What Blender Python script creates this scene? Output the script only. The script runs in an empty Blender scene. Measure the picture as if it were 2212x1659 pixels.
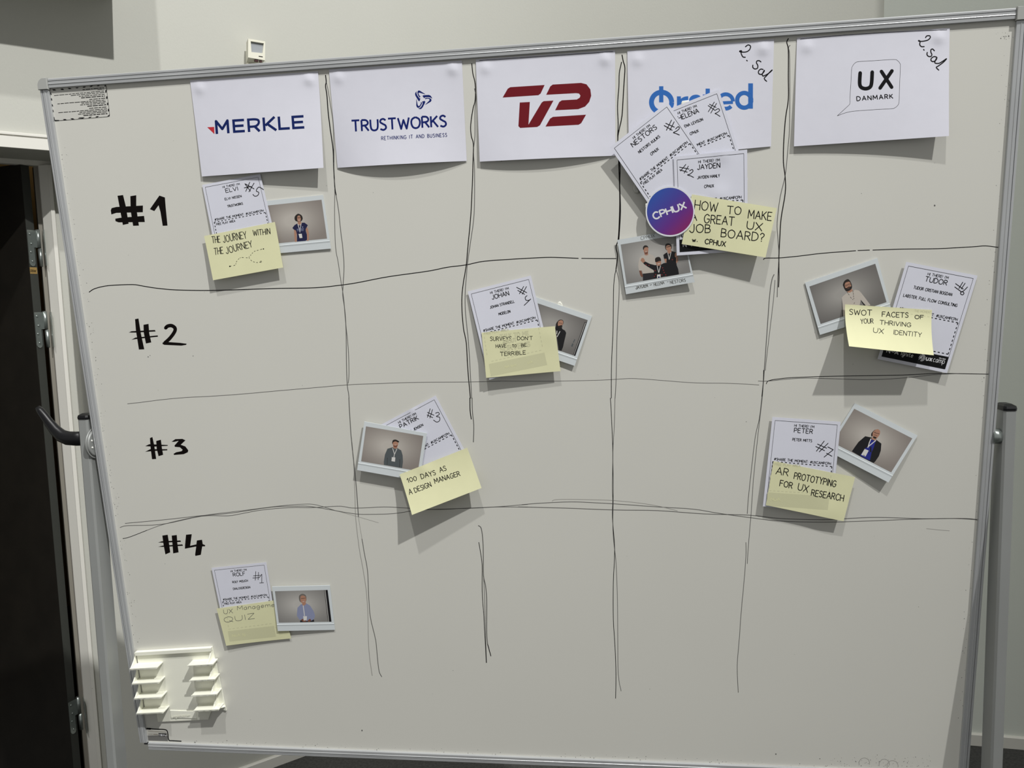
import bpy, bmesh, math, random
import numpy as np
from mathutils import Vector, Matrix
from mathutils.geometry import tessellate_polygon
random.seed(4)
scn = bpy.context.scene
COL = scn.collection

# ------------------------------------------------------------------ camera
F = 1700.0                       # focal length in photo pixels (2212 x 1659)
CAM = Vector((0.0, 0.0, 1.58))
MR = Matrix(((0.9924497558920385, 0.014035963693161487, 0.12184610684399062),
             (0.11974586989741347, 0.1040864177725784, -0.9873332488464994),
             (-0.026540698414786477, 0.9944692098594488, 0.10161979122778607)))
cd = bpy.data.cameras.new('camera')
cam = bpy.data.objects.new('camera', cd)
COL.objects.link(cam)
cd.sensor_width = 36.0
cd.lens = 36.0 * F / 2212.0
cd.clip_start = 0.02
cam.matrix_world = Matrix.Translation(CAM) @ MR.to_4x4()
scn.camera = cam

# ------------------------------------------------------------------ light and exposure
scn.view_settings.view_transform = 'Standard'
scn.view_settings.look = 'None'
scn.view_settings.gamma = 1.0
scn.view_settings.use_curve_mapping = False
scn.view_settings.exposure = 0.0
w = bpy.data.worlds.new('world'); scn.world = w; w.use_nodes = True
bgn = w.node_tree.nodes['Background']
bgn.inputs[0].default_value = (1.0, 1.0, 0.985, 1)
bgn.inputs[1].default_value = 0.33


def spot(name, loc, target, power, radius, size=110, blend=0.6, col=(1, 0.995, 0.975)):
    l = bpy.data.lights.new(name, 'SPOT')
    l.energy = power; l.shadow_soft_size = radius
    l.spot_size = math.radians(size); l.spot_blend = blend; l.color = col
    o = bpy.data.objects.new(name, l); COL.objects.link(o)
    o.location = loc
    o.rotation_euler = (Vector(target) - Vector(loc)).to_track_quat('-Z', 'Y').to_euler()
    return o


spot('ceiling_spot', (3.73, -3.00, 8.25), (-2.9, 1.7, 1.6), 3200, 0.07, 56, 1.0)
spot('ceiling_spot', (-0.23, -2.10, 7.90), (-1.0, 1.7, 1.6), 830, 0.08, 85, 1.0)

# ------------------------------------------------------------------ geometry of the place
BC = Vector((-0.15876, 1.28408, 1.35784))          # centre of the writing surface
BX = Vector((0.99998, 0.0, 0.00575)).normalized()
BN = Vector((0.00056, -0.99530, -0.09686)).normalized()
BZ = BN.cross(BX).normalized()
if BZ.z < 0: BZ = -BZ
BW, BH = 1.47, 1.195
WU = Vector((0.7370, 0.6759, 0)); WN = Vector((0.6759, -0.7370, 0))
WP = Vector((-1.1834, 2.4660, 0))                   # a floor point of the left wall


def ray(x, y):
    return MR @ Vector((x - 1106.0, -(y - 829.5), -F))


def onplane(x, y, p, n):
    d = ray(x, y)
    return CAM + d * ((p - CAM).dot(n) / d.dot(n))


def bp(x, y, h=0.0):
    return onplane(x, y, BC + BN * h, BN)


def proj(P):
    q = MR.transposed() @ (P - CAM)
    return (1106.0 - F * q.x / q.z, 829.5 + F * q.y / q.z)


def B(x, z, h=0.0):
    return BC + BX * x + BZ * z + BN * h


def Wl(s, z, o=0.0):
    return WP + WU * s + WN * o + Vector((0, 0, z))


def lin(c):
    c = c / 255.0
    return c / 12.92 if c <= 0.04045 else ((c + 0.055) / 1.055) ** 2.4


MATS = {}


def mat(name, rgb, rough=0.6, metal=0.0, noise=0.0, nscale=40, bump=0.0, bscale=300, spec=0.5, seethrough=0.0, refl=None):
    """procedural material; rgb is the surface's own colour in 0-255 sRGB"""
    if name in MATS: return MATS[name]
    m = bpy.data.materials.new(name); m.use_nodes = True
    nt = m.node_tree; b = nt.nodes['Principled BSDF']
    c = (lin(rgb[0]), lin(rgb[1]), lin(rgb[2]), 1)
    b.inputs['Base Color'].default_value = c
    b.inputs['Roughness'].default_value = rough
    b.inputs['Metallic'].default_value = metal
    b.inputs['Specular IOR Level'].default_value = spec
    tc = nt.nodes.new('ShaderNodeTexCoord')
    if noise > 0:
        n = nt.nodes.new('ShaderNodeTexNoise'); n.inputs['Scale'].default_value = nscale
        n.inputs['Detail'].default_value = 4
        nt.links.new(tc.outputs['Object'], n.inputs['Vector'])
        r = nt.nodes.new('ShaderNodeValToRGB')
        r.color_ramp.elements[0].position = 0.3; r.color_ramp.elements[1].position = 0.7
        r.color_ramp.elements[0].color = [max(0, v * (1 - noise)) for v in c[:3]] + [1]
        r.color_ramp.elements[1].color = [min(1, v * (1 + noise)) for v in c[:3]] + [1]
        nt.links.new(n.outputs['Fac'], r.inputs['Fac'])
        nt.links.new(r.outputs['Color'], b.inputs['Base Color'])
    if bump > 0:
        n2 = nt.nodes.new('ShaderNodeTexNoise'); n2.inputs['Scale'].default_value = bscale
        nt.links.new(tc.outputs['Object'], n2.inputs['Vector'])
        bu = nt.nodes.new('ShaderNodeBump'); bu.inputs['Strength'].default_value = bump
        bu.inputs['Distance'].default_value = 0.002
        nt.links.new(n2.outputs['Fac'], bu.inputs['Height'])
        nt.links.new(bu.outputs['Normal'], b.inputs['Normal'])
    if seethrough > 0:
        t = nt.nodes.new('ShaderNodeBsdfTransparent')
        mx = nt.nodes.new('ShaderNodeMixShader'); mx.inputs[0].default_value = seethrough
        out = nt.nodes['Material Output']
        nt.links.new(b.outputs[0], mx.inputs[1]); nt.links.new(t.outputs[0], mx.inputs[2])
        nt.links.new(mx.outputs[0], out.inputs['Surface'])
    MATS[name] = m
    return m


BOARD = mat('board_enamel', (211, 210, 202), 0.38, noise=0.012, nscale=3, spec=0.35)
ALU = mat('anodised_aluminium', (188, 190, 191), 0.32, 0.35, noise=0.05, nscale=12)
CAPM = mat('corner_plastic', (168, 169, 165), 0.5)
POST = mat('post_lacquer', (150, 152, 150), 0.45, 0.25, noise=0.04, nscale=9)
BLK = mat('black_plastic', (14, 14, 16), 0.38, spec=.35)
STEEL = mat('zinc_steel', (165, 172, 168), 0.28, 0.8, noise=0.08, nscale=60)
PAPER = mat('white_paper', (216, 216, 226), 0.75, noise=0.012, nscale=30, bump=0.05, bscale=60)
CARD = mat('badge_paper', (214, 215, 226), 0.7, noise=0.012, nscale=40)
POLA = mat('instant_film_border', (208, 214, 216), 0.45, noise=0.01, nscale=20)
NOTE = mat('yellow_note', (227, 226, 184), 0.8, noise=0.02, nscale=30, seethrough=0.10)
INK = mat('black_ink', (8, 7, 10), 0.6, spec=.15)
MARK = mat('marker_ink', (12, 6, 5), 0.7, spec=.12)
PRINT = mat('black_print', (10, 10, 13), 0.6, spec=.15)
FADE = mat('faded_marker', (96, 95, 92), 0.6)
FADE2 = mat('pale_marker', (150, 148, 142), 0.6)
PENG = mat('grey_pen', (96, 96, 92), 0.6)
NAVY = mat('navy_print', (12, 32, 92), 0.6, spec=.2)
NAVY2 = mat('deep_blue_print', (4, 26, 100), 0.6, spec=.2)
REDP = mat('red_print', (190, 36, 48), 0.6)
WINE = mat('wine_print', (108, 14, 26), 0.6, spec=.2)
BLUEP = mat('blue_print', (28, 100, 180), 0.6)
WHITEP = mat('white_print', (225, 225, 228), 0.6)
FOOTER = mat('black_footer_print', (14, 15, 16), 0.55, spec=.2)
WALL = mat('wall_paint', (186, 186, 178), 0.85, noise=0.01, nscale=4, bump=0.12, bscale=160)
WALLR = mat('lightened_wall_paint', (212, 216, 208), 0.85, noise=0.01, nscale=4, bump=0.12, bscale=160)  # wall paint lightened to offset the shade on the right wall
TRIM = mat('white_trim_paint', (217, 215, 207), 0.55, bump=0.05, bscale=90)
HOLD = mat('holder_plastic', (240, 240, 226), 0.4)
CARPET = mat('dark_carpet', (62, 62, 60), 0.95, noise=0.35, nscale=120, bump=0.8, bscale=500)
DOORM = mat('dark_door_veneer', (26, 23, 18), 0.5, noise=0.2, nscale=14)
DOORE = mat('dark_door_edge', (52, 54, 50), 0.5)
AMBER = mat('corridor_paint', (172, 152, 112), 0.85)
JAMB = mat('frame_paint', (176, 166, 152), 0.6)


# ------------------------------------------------------------------ object helpers
def empty(name, loc, label=None, cat=None, group=None, kind=None):
    o = bpy.data.objects.new(name, None); COL.objects.link(o); o.location = loc
    o.empty_display_size = 0.02
    tag(o, label, cat, group, kind)
    return o


def tag(o, label=None, cat=None, group=None, kind=None):
    if label: o['label'] = label
    if cat: o['category'] = cat
    if group: o['group'] = group
    if kind: o['kind'] = kind
    return o


def wloc(o):
    p = Vector(o.location)
    while o.parent:
        o = o.parent; p += Vector(o.location)
    return p


class MB:
    """collects shapes in world space; build() links them as ONE mesh object"""
    def __init__(s): s.v = []; s.f = []; s.m = []; s.sm = []; s.uv = []; s.k = 0

    def add(s, vs, fs, mi=0, smooth=False):
        n = len(s.v); s.v += [Vector(p) for p in vs]
        for f in fs: s.f.append([i + n for i in f]); s.m.append(mi); s.sm.append(smooth)

    def box(s, o, ax, ay, az, x, y, z, mi=0):
        """box from ranges x=(x0,x1).. along axes ax,ay,az at origin o"""
        vs = [o + ax * a + ay * b + az * c for a in x for b in y for c in z]
        s.add(vs, [(0, 1, 3, 2), (4, 6, 7, 5), (0, 4, 5, 1), (2, 3, 7, 6), (0, 2, 6, 4), (1, 5, 7, 3)], mi)

    def prism(s, pts, d, mi=0, smooth=False):
        """polygon pts (3D) extruded by vector d"""
        n = len(pts); pts = [Vector(p) for p in pts]
        vs = pts + [p + d for p in pts]
        fs = [(i, (i + 1) % n, (i + 1) % n + n, i + n) for i in range(n)]
        s.add(vs, fs, mi, smooth)
        tr = tessellate_polygon([pts])
        s.add(vs, [t for t in tr] + [(t[0] + n, t[2] + n, t[1] + n) for t in tr], mi)

    def cyl(s, a, b, r0, r1=None, n=16, mi=0, cap=True):
        a = Vector(a); b = Vector(b); r1 = r0 if r1 is None else r1
        d = (b - a).normalized(); t = Vector((0, 0, 1)) if abs(d.z) < 0.9 else Vector((1, 0, 0))
        e1 = d.cross(t).normalized(); e2 = d.cross(e1)
        vs = []
        for p, r in ((a, r0), (b, r1)):
            vs += [p + (e1 * math.cos(2 * math.pi * i / n) + e2 * math.sin(2 * math.pi * i / n)) * r for i in range(n)]
        s.add(vs, [(i, (i + 1) % n, (i + 1) % n + n, i + n) for i in range(n)], mi, True)
        if cap: s.add(vs, [tuple(range(n)), tuple(range(2 * n - 1, n - 1, -1))], mi)

    def loft(s, rings, mi=0, smooth=True, cap=True):
        n = len(rings[0]); vs = [p for r in rings for p in r]; fs = []
        for k in range(len(rings) - 1):
            fs += [(k * n + i, k * n + (i + 1) % n, (k + 1) * n + (i + 1) % n, (k + 1) * n + i) for i in range(n)]
        s.add(vs, fs, mi, smooth)
        if cap: s.add(vs, [tuple(range(n))[::-1], tuple(range((len(rings) - 1) * n, len(rings) * n))], mi)

    def build(s, name, mats, parent=None, loc=None, recalc=True):
        if not isinstance(mats, (list, tuple)): mats = [mats]
        if parent is not None:
            base = wloc(parent)
            own = Vector((0, 0, 0))
        else:
            if loc is None:
                lo = Vector([min(p[i] for p in s.v) for i in range(3)]); hi = Vector([max(p[i] for p in s.v) for i in range(3)])
                loc = Vector(((lo.x + hi.x) / 2, (lo.y + hi.y) / 2, lo.z))
            base = Vector((0, 0, 0)); own = Vector(loc)
        me = bpy.data.meshes.new(name)
        off = base + own
        me.from_pydata([(p - off)[:] for p in s.v], [], s.f)
        for m in mats: me.materials.append(m)
        for p, mi, sm in zip(me.polygons, s.m, s.sm): p.material_index = mi; p.use_smooth = sm
        if s.uv:
            uvl = me.uv_layers.new(name='uv')
            for l in me.loops: uvl.data[l.index].uv = s.uv[l.vertex_index]
        me.update()
        if recalc:
            bm = bmesh.new(); bm.from_mesh(me)
            bmesh.ops.remove_doubles(bm, verts=bm.verts, dist=1e-7) if not s.uv else None
            bmesh.ops.recalc_face_normals(bm, faces=bm.faces)
            bm.to_mesh(me); bm.free()
        o = bpy.data.objects.new(name, me); COL.objects.link(o)
        o.location = own
        if parent is not None: o.parent = parent
        return o


def struct(name, mb, m, parent=None):
    o = mb.build(name, m, parent)
    if parent is None: o['kind'] = 'structure'
    return o


X3, Y3, Z3 = Vector((1, 0, 0)), Vector((0, 1, 0)), Vector((0, 0, 1))
O3 = Vector((0, 0, 0))

# ------------------------------------------------------------------ sheets of paper and what is on them


def homog(dst):
    A = []
    for (x, y), (u, v) in zip([(0, 0), (1, 0), (1, 1), (0, 1)], dst):
        A.append([x, y, 1, 0, 0, 0, -u * x, -u * y, -u]); A.append([0, 0, 0, x, y, 1, -v * x, -v * y, -v])
    return np.linalg.inv(np.linalg.svd(np.array(A, float))[2][-1].reshape(3, 3))


class Board:
    """flat surface: photo pixel -> point on the writing surface"""
    def px(s, x, y, e): return bp(x, y, e)


class Sheet:
    """a sheet fixed to the board; c = its corners TL,TR,BR,BL as seen, h = their distance from the board in mm"""
    def __init__(s, c, h, bm=0.0, p=1.0, dents=(), side=0.0):
        s.c = c; s.h = [v / 1000.0 for v in h]; s.bm = bm / 1000.0; s.p = p; s.side = side / 1000.0
        s.q = [bp(a[0], a[1], k) - BN * k for a, k in zip(c, s.h)]
        s.Hi = homog(c)
        s.W = (s.q[1] - s.q[0]).length; s.Hh = (s.q[3] - s.q[0]).length
        s.d = dents

    def S(s, u, v, e=0.0):
        Q = (s.q[0] * (1 - u) + s.q[1] * u) * (1 - v) + (s.q[3] * (1 - u) + s.q[2] * u) * v
        vv = max(v, 0.0) ** s.p if s.p != 1 else v
        h = (s.h[0] * (1 - u) + s.h[1] * u) * (1 - vv) + (s.h[3] * (1 - u) + s.h[2] * u) * vv
        h += s.bm * 4 * u * (1 - u) * v * v + s.side * 4 * v * (1 - v)
        for (du, dv, a, r) in s.d:
            g = (((u - du) * s.W) ** 2 + ((v - dv) * s.Hh) ** 2) / (r * r)
            if g < 12: h += a * math.exp(-g)
        return Q + BN * (h + e)

    def uv(s, x, y):
        tx, ty = x, y
        for k in range(3):
            r = s.Hi @ np.array([tx, ty, 1.0]); u, v = r[0] / r[2], r[1] / r[2]
            q = proj(s.S(u, v)); tx += x - q[0]; ty += y - q[1]
        return u, v

    def px(s, x, y, e):
        u, v = s.uv(x, y)
        return s.S(u, v, e)

    def slab(s, t, nu=24, nv=20, rad=0.0):
        mb = MB()
        N = (nu + 1) * (nv + 1)
        f = [s.S(i / nu, j / nv) for j in range(nv + 1) for i in range(nu + 1)]
        b = [p - BN * t for p in f]
        ix = lambda i, j: j * (nu + 1) + i
        fr = [(ix(i, j), ix(i, j + 1), ix(i + 1, j + 1), ix(i + 1, j)) for j in range(nv) for i in range(nu)]
        mb.add(f + b, fr + [tuple(a + N for a in q[::-1]) for q in fr], 0, True)
        ring = [ix(i, 0) for i in range(nu)] + [ix(nu, j) for j in range(nv)] + [ix(i, nv) for i in range(nu, 0, -1)] + [ix(0, j) for j in range(nv, 0, -1)]
        # side strip gets its own vertices so that the rim stays crisp
        vs = [(f + b)[k] for k in ring] + [(f + b)[k + N] for k in ring]; n = len(ring)
        mb.add(vs, [(k, (k + 1) % n, (k + 1) % n + n, k + n) for k in range(n)], 0, False)
        return mb


def noweld(mb, name, m, parent=None):
    return mb.build(name, m, parent, recalc=False)


class View:
    """coordinates read in an enlarged view: origin x0,y0 and enlargement k"""
    def __init__(s, x0, y0, k): s.a = (x0, y0, k)

    def __call__(s, *pts):
        x0, y0, k = s.a
        r = [(x0 + p[0] / k, y0 + p[1] / k) for p in pts]
        return r if len(r) > 1 else r[0]


PX = View(0, 0, 1)


def smooth(pts, n=5):
    if len(pts) < 3: return list(pts)
    P = [pts[0]] + list(pts) + [pts[-1]]; out = []
    for i in range(1, len(P) - 2):
        for k in range(n):
            t = k / n
            out.append(tuple(0.5 * (2 * P[i][a] + (P[i + 1][a] - P[i - 1][a]) * t + (2 * P[i - 1][a] - 5 * P[i][a] + 4 * P[i + 1][a] - P[i + 2][a]) * t * t
                                    + (3 * P[i][a] - P[i - 1][a] - 3 * P[i + 1][a] + P[i + 2][a]) * t ** 3) for a in (0, 1)))
    out.append(tuple(pts[-1])); return out


def stroke(mb, surf, pts, w, e=0.00007, mi=0, caps=True, step=10.0):
    """a pen stroke along pixel points: ribbon w pixels wide lying on surf"""
    mb.k += 1; e = e + min(mb.k, 40) * 1.5e-6
    P = [pts[0]]
    for b in pts[1:]:
        a = P[-1]; d = math.hypot(b[0] - a[0], b[1] - a[1])
        if d < 1e-4: continue
        k = max(1, int(d / step))
        for i in range(1, k + 1): P.append((a[0] + (b[0] - a[0]) * i / k, a[1] + (b[1] - a[1]) * i / k))
    r = w / 2
    if len(P) == 1:
        disc(mb, surf, P[0], r, e, mi); return
    n = len(P); vs = []; fs = []
    dirs = [((P[i + 1][0] - P[i][0]), (P[i + 1][1] - P[i][1])) for i in range(n - 1)]
    dirs = [(a / math.hypot(a, b), b / math.hypot(a, b)) for a, b in dirs]
    start = 0
    for i in range(n):
        a = dirs[max(0, i - 1)]; b = dirs[min(n - 2, i)]
        dot = a[0] * b[0] + a[1] * b[1]
        if dot < 0.75 and 0 < i < n - 1:      # corner: end one strip, start another, round join
            for d in (a, b):
                vs += [(P[i][0] - d[1] * r, P[i][1] + d[0] * r), (P[i][0] + d[1] * r, P[i][1] - d[0] * r)]
            m = len(vs); fs.append((m - 6, m - 5, m - 3, m - 4)) if m >= 6 else None
            if r > 0.5: disc(mb, surf, P[i], r, e, mi, 8)
        else:
            mx, my = a[0] + b[0], a[1] + b[1]; l = math.hypot(mx, my); mx /= l; my /= l
            k = r / max(0.6, math.sqrt((1 + dot) / 2))
            vs += [(P[i][0] - my * k, P[i][1] + mx * k), (P[i][0] + my * k, P[i][1] - mx * k)]
            m = len(vs)
            if i > 0: fs.append((m - 4, m - 3, m - 1, m - 2))
    mb.add([surf.px(x, y, e) for x, y in vs], fs, mi)
    if caps and r > 0.45:
        disc(mb, surf, P[0], r, e, mi, 8); disc(mb, surf, P[-1], r, e, mi, 8)


def disc(mb, surf, c, r, e=0.00007, mi=0, n=10, ry=None):
    ry = ry or r
    mb.add([surf.px(c[0] + r * math.cos(2 * math.pi * i / n), c[1] + ry * math.sin(2 * math.pi * i / n), e) for i in range(n)], [tuple(range(n))[::-1]], mi)


def poly(mb, surf, pts, e=0.00007, mi=0, maxd=16.0):
    """filled outline given in pixels, split small enough to follow the surface"""
    mb.k += 1; e = e + min(mb.k, 40) * 1.5e-6
    tr = tessellate_polygon([[Vector((p[0], p[1], 0)) for p in pts]])
    T = [tuple(pts[i] for i in t) for t in tr]; out = []
    while T:
        t = T.pop()
        L = [math.dist(t[i], t[(i + 1) % 3]) for i in range(3)]; k = L.index(max(L))
        if L[k] > maxd:
            a, b, c = t[k], t[(k + 1) % 3], t[(k + 2) % 3]; m = ((a[0] + b[0]) / 2, (a[1] + b[1]) / 2)
            T += [(a, m, c), (m, b, c)]
        else: out.append(t)
    vs = [surf.px(p[0], p[1], e) for t in out for p in t]
    mb.add(vs, [(3 * i, 3 * i + 2, 3 * i + 1) for i in range(len(out))], mi)


# stroke alphabet: width | strokes; "~" marks a curved stroke, height 1 = capital height
G = {
 'A': '.8|0,0 .4,1 .8,0;.15,.35 .65,.35', 'B': '.6|0,0 0,1;~0,1 .45,.93 .52,.75 .4,.56 0,.52;~0,.52 .5,.48 .6,.25 .45,.04 0,0',
 'C': '.75|~.72,.84 .42,1 .1,.78 .03,.4 .2,.06 .5,.0 .74,.16', 'D': '.75|0,0 0,1;~0,1 .45,.94 .72,.65 .68,.28 .4,.05 0,0',
 'E': '.6|.6,1 0,1 0,0 .6,0;0,.52 .5,.52', 'F': '.6|.6,1 0,1 0,0;0,.52 .5,.52',
 'G': '.8|~.74,.84 .42,1 .1,.78 .03,.4 .2,.06 .5,.0 .76,.2 .78,.46;.78,.46 .45,.46', 'H': '.7|0,0 0,1;.7,0 .7,1;0,.5 .7,.5',
 'I': '.08|.04,0 .04,1', 'J': '.55|~.5,1 .52,.4 .42,.06 .2,0 0,.2', 'K': '.65|0,0 0,1;.62,1 0,.42;.2,.57 .65,0', 'L': '.55|0,1 0,0 .55,0',
 'M': '.9|0,0 .06,1 .45,.3 .84,1 .9,0', 'N': '.7|0,0 0,1 .7,0 .7,1',
 'O': '.85|~.42,1 .1,.82 .01,.48 .14,.12 .42,0 .7,.12 .84,.48 .75,.82 .42,1', 'P': '.62|0,0 0,1;~0,1 .42,.97 .6,.75 .48,.5 0,.46',
 'Q': '.85|~.42,1 .1,.82 .01,.48 .14,.12 .42,0 .7,.12 .84,.48 .75,.82 .42,1;.5,.25 .85,-.08', 'R': '.65|0,0 0,1;~0,1 .42,.97 .6,.76 .48,.54 0,.48;.28,.5 .65,0',
 'S': '.6|~.56,.86 .34,1 .1,.92 .05,.72 .28,.55 .52,.4 .56,.16 .32,0 .02,.1', 'T': '.75|0,1 .75,1;.375,1 .375,0',
 'U': '.7|~0,1 .01,.4 .1,.1 .35,0 .6,.1 .69,.4 .7,1', 'V': '.75|0,1 .37,0 .75,1', 'W': '1.05|0,1 .26,0 .52,.8 .79,0 1.05,1',
 'X': '.7|0,0 .7,1;0,1 .7,0', 'Y': '.7|0,1 .35,.48 .7,1;.35,.48 .35,0', 'Z': '.65|0,1 .65,1 0,0 .65,0',
 '0': '.6|~.3,1 .07,.82 0,.48 .1,.12 .3,0 .5,.12 .6,.48 .53,.82 .3,1', '1': '.3|.0,.7 .25,1 .25,0', '2': '.6|~.03,.8 .25,1 .55,.85 .45,.5 .02,0;.02,0 .62,0',
 '3': '.6|~.05,.9 .35,1 .55,.78 .22,.55;~.22,.55 .6,.42 .55,.1 .25,0 0,.12', '#': '.85|.22,0 .4,1;.5,0 .68,1;0,.33 .82,.38;.05,.64 .88,.7',
 "'": '.1|.05,1 .02,.75', ',': '.1|.06,.06 0,-.15', '.': '.1|.05,0 .05,.05', ':': '.1|.05,.1 .05,.16;.05,.6 .05,.66', '!': '.1|.06,1 .04,.3;.04,.04 .04,.08',
 '?': '.5|~.02,.8 .2,1 .48,.85 .4,.6 .22,.45 .22,.25;.22,.02 .22,.07', '-': '.4|0,.45 .4,.45', '&': '.7|.7,0 .1,.8 .3,1 .45,.8 .05,.3 .3,0 .65,.4', ' ': '.45|',
 'a': '.5|~.45,.5 .25,.62 .03,.4 .05,.08 .3,.02 .45,.3;.47,.6 .47,0', 'c': '.45|~.43,.52 .22,.62 .03,.35 .12,.03 .44,.08',
 'd': '.52|~.47,.5 .25,.62 .03,.4 .05,.08 .3,.02 .47,.3;.49,1 .49,0', 'e': '.5|~.03,.33 .47,.33 .38,.58 .2,.6 .02,.35 .12,.02 .46,.1',
 'g': '.5|~.45,.5 .25,.62 .03,.4 .07,.1 .3,.06 .45,.3;~.47,.6 .46,-.1 .3,-.32 .03,-.2', 'i': '.08|.04,0 .04,.6;.04,.82 .04,.87', 'l': '.08|.04,0 .04,1',
 'm': '.8|0,0 0,.6;~0,.4 .18,.6 .38,.5 .4,0;~.4,.4 .58,.6 .78,.5 .8,0', 'n': '.45|0,0 0,.6;~0,.4 .2,.6 .42,.5 .45,0',
 'o': '.5|~.25,.62 .03,.5 .03,.12 .25,0 .47,.12 .47,.5 .25,.62', 'p': '.5|0,-.35 0,.6;~0,.45 .25,.62 .47,.45 .45,.1 .22,0 0,.15', 'r': '.33|0,0 0,.6;~0,.35 .12,.57 .33,.58',
 's': '.4|~.38,.53 .2,.62 .05,.48 .2,.32 .38,.17 .2,0 .0,.08', 't': '.35|~.14,.85 .14,.15 .35,.02;0,.6 .33,.6', 'u': '.45|~0,.6 .02,.15 .2,.0 .43,.2;.45,.6 .45,0',
 'w': '.7|0,.6 .18,0 .35,.5 .52,0 .7,.6', 'x': '.45|0,0 .45,.6;0,.6 .45,0',
}
GLY = {}
for ch, sdef in G.items():
    wd, ss = sdef.split('|'); L = []
    for st in ss.split(';'):
        if not st: continue
        cur = st[0] == '~'; st = st.lstrip('~')
        pts = [tuple(float(q) for q in p.split(',')) for p in st.split()]
        L.append((pts, cur))
    GLY[ch] = (float(wd), L)


def text(mb, surf, s, p0, p1, cap, w, e=0.00007, mi=0, track=0.22, slant=0.0, jit=0.0, caps=True, fit=True, conv=None):
    """letters from p0 to p1 (baseline, pixels), capital height cap, pen width w"""
    adv = 0; pos = []
    for ch in s:
        wd = GLY[ch][0]; pos.append(adv); adv += wd + track
    adv -= track
    dx, dy = p1[0] - p0[0], p1[1] - p0[1]; L = math.hypot(dx, dy); ux, uy = dx / L, dy / L
    sx = L / adv if fit else cap
    for ch, x0 in zip(s, pos):
        jr = random.uniform(-jit, jit); js = 1 + random.uniform(-jit, jit)
        for pts, cur in GLY[ch][1]:
            q = smooth(pts, 4) if cur else pts
            out = []
            for gx, gy in q:
                X = (x0 + gx) * sx + slant * gy * cap; Y = gy * cap * js + jr * cap
                a = (p0[0] + ux * X + uy * Y, p0[1] + uy * X - ux * Y)
                out.append(conv(a) if conv else a)
            stroke(mb, surf, out, w, e, mi, caps)


class UVSurf:
    """writes in sheet coordinates: x = u*100, y = v*100*aspect"""
    def __init__(s, sh, asp): s.s = sh; s.a = asp

    def px(s, x, y, e): return s.s.S(x / 100.0, y / (100.0 * s.a), e)


def sheet_obj(sh, name, label, cat, m, t=0.00025, nu=24, nv=20, group=None):
    mb = sh.slab(t, nu, nv)
    o = mb.build(name, m, None, loc=sh.S(.5, .5), recalc=False)
    return tag(o, label, cat, group or {'paper_sheet': 'printed sheets along the top of the board', 'name_badge': 'name badges on the board', 'instant_photo': 'instant photos on the board', 'sticky_note': 'yellow notes on the board'}.get(name))


BS = Board()

# ================================================================== THE SETTING
fl = MB(); fl.box(O3, X3, Y3, Z3, (-5, 5), (-3, 8), (-0.05, 0)); struct('floor', fl, CARPET)
DS0, DS1, DZ = -1.56, -0.470, 2.045                  # niche of the door in the left wall
RV = 0.172                                            # depth of the reveal
bu = Vector((1, -0.093, 0)).normalized(); bn = Vector((-0.093, -1, 0)).normalized()
SC = 0.745; TL_ = 0.60                               # the left wall runs into the back wall through a curve
cpt = WP + WU * SC; A0 = cpt - WU * TL_; A1 = cpt + bu * TL_
curve = []
for k in range(25):
    t = k / 24; curve.append((A0.lerp(cpt, t)).lerp(cpt.lerp(A1, t), t))
wl = MB()
for (s0, s1, z0, z1) in ((-3.2, DS0, 0, 4.0), (DS0, DS1, DZ, 4.0), (DS1, SC - TL_, 0, 4.0)):
    wl.box(WP, WU, WN, Z3, (s0, s1), (-RV, 0), (z0, z1))
struct('wall_left', wl, WALL)
wl = MB()
n_ = len(curve)
wl.add([p for p in curve] + [p + Z3 * 4 for p in curve], [(i, i + 1, i + 1 + n_, i + n_) for i in range(n_ - 1)], 0, True)
wl.add([p - WN.lerp(bn, k / 24) * RV + Z3 * z for z in (0, 4) for k, p in enumerate(curve)], [(i, i + 1, i + 1 + n_, i + n_) for i in range(n_ - 1)], 0, True)
struct('wall_corner', wl, WALL)
XJ = Vector((0.9116, 2.802, 0)); LJ = (XJ - A1).dot(bu)
wb_ = MB(); wb_.box(A1, bu, bn, Z3, (0, LJ), (-RV, 0), (0, 4.0)); struct('wall_back', wb_, WALL)
wr = MB(); wr.box(A1, bu, bn, Z3, (LJ, LJ + 2.6), (-RV, .004), (0, 4.0)); struct('wall_right', wr, WALLR)
pl = MB(); pl.box(O3, X3, Y3, Z3, (1.334, 2.4), (1.93, 2.13), (0, 4.0)); struct('unseen_shade_pier', pl, WALLR)  # unseen pier, added to keep one spot off the right wall
so = MB(); so.box(WP, WU, WN, Z3, (-3.0, -0.325), (0, 0.22), (2.50, 3.1)); struct('unseen_shadow_box', so, WALL)  # unseen overhead box, added to cast the shadow on the upper left wall

bb = MB(); bb.prism([Wl(-0.505, z, o) for z, o in ((0, 0), (0, .012), (.034, .012), (.037, .008), (.037, 0))], WU * (SC - TL_ + .505))
struct('baseboard_left', bb, TRIM)
rgs = []
for k, p in enumerate(curve):
    nn = WN.lerp(bn, k / 24).normalized(); rgs.append([p + nn * o + Z3 * z for z, o in ((0, -.002), (0, .012), (.036, .012), (.039, .008), (.039, -.002))])
bc_ = MB(); bc_.loft(rgs, smooth=False); struct('baseboard_corner', bc_, TRIM)
bb = MB(); bb.prism([A1 + bn * o + Z3 * z for z, o in ((0, 0), (0, .016), (.039, .016), (.042, .012), (.042, 0))], bu * (LJ + 2.6))
struct('baseboard_right', bb, TRIM)

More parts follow.
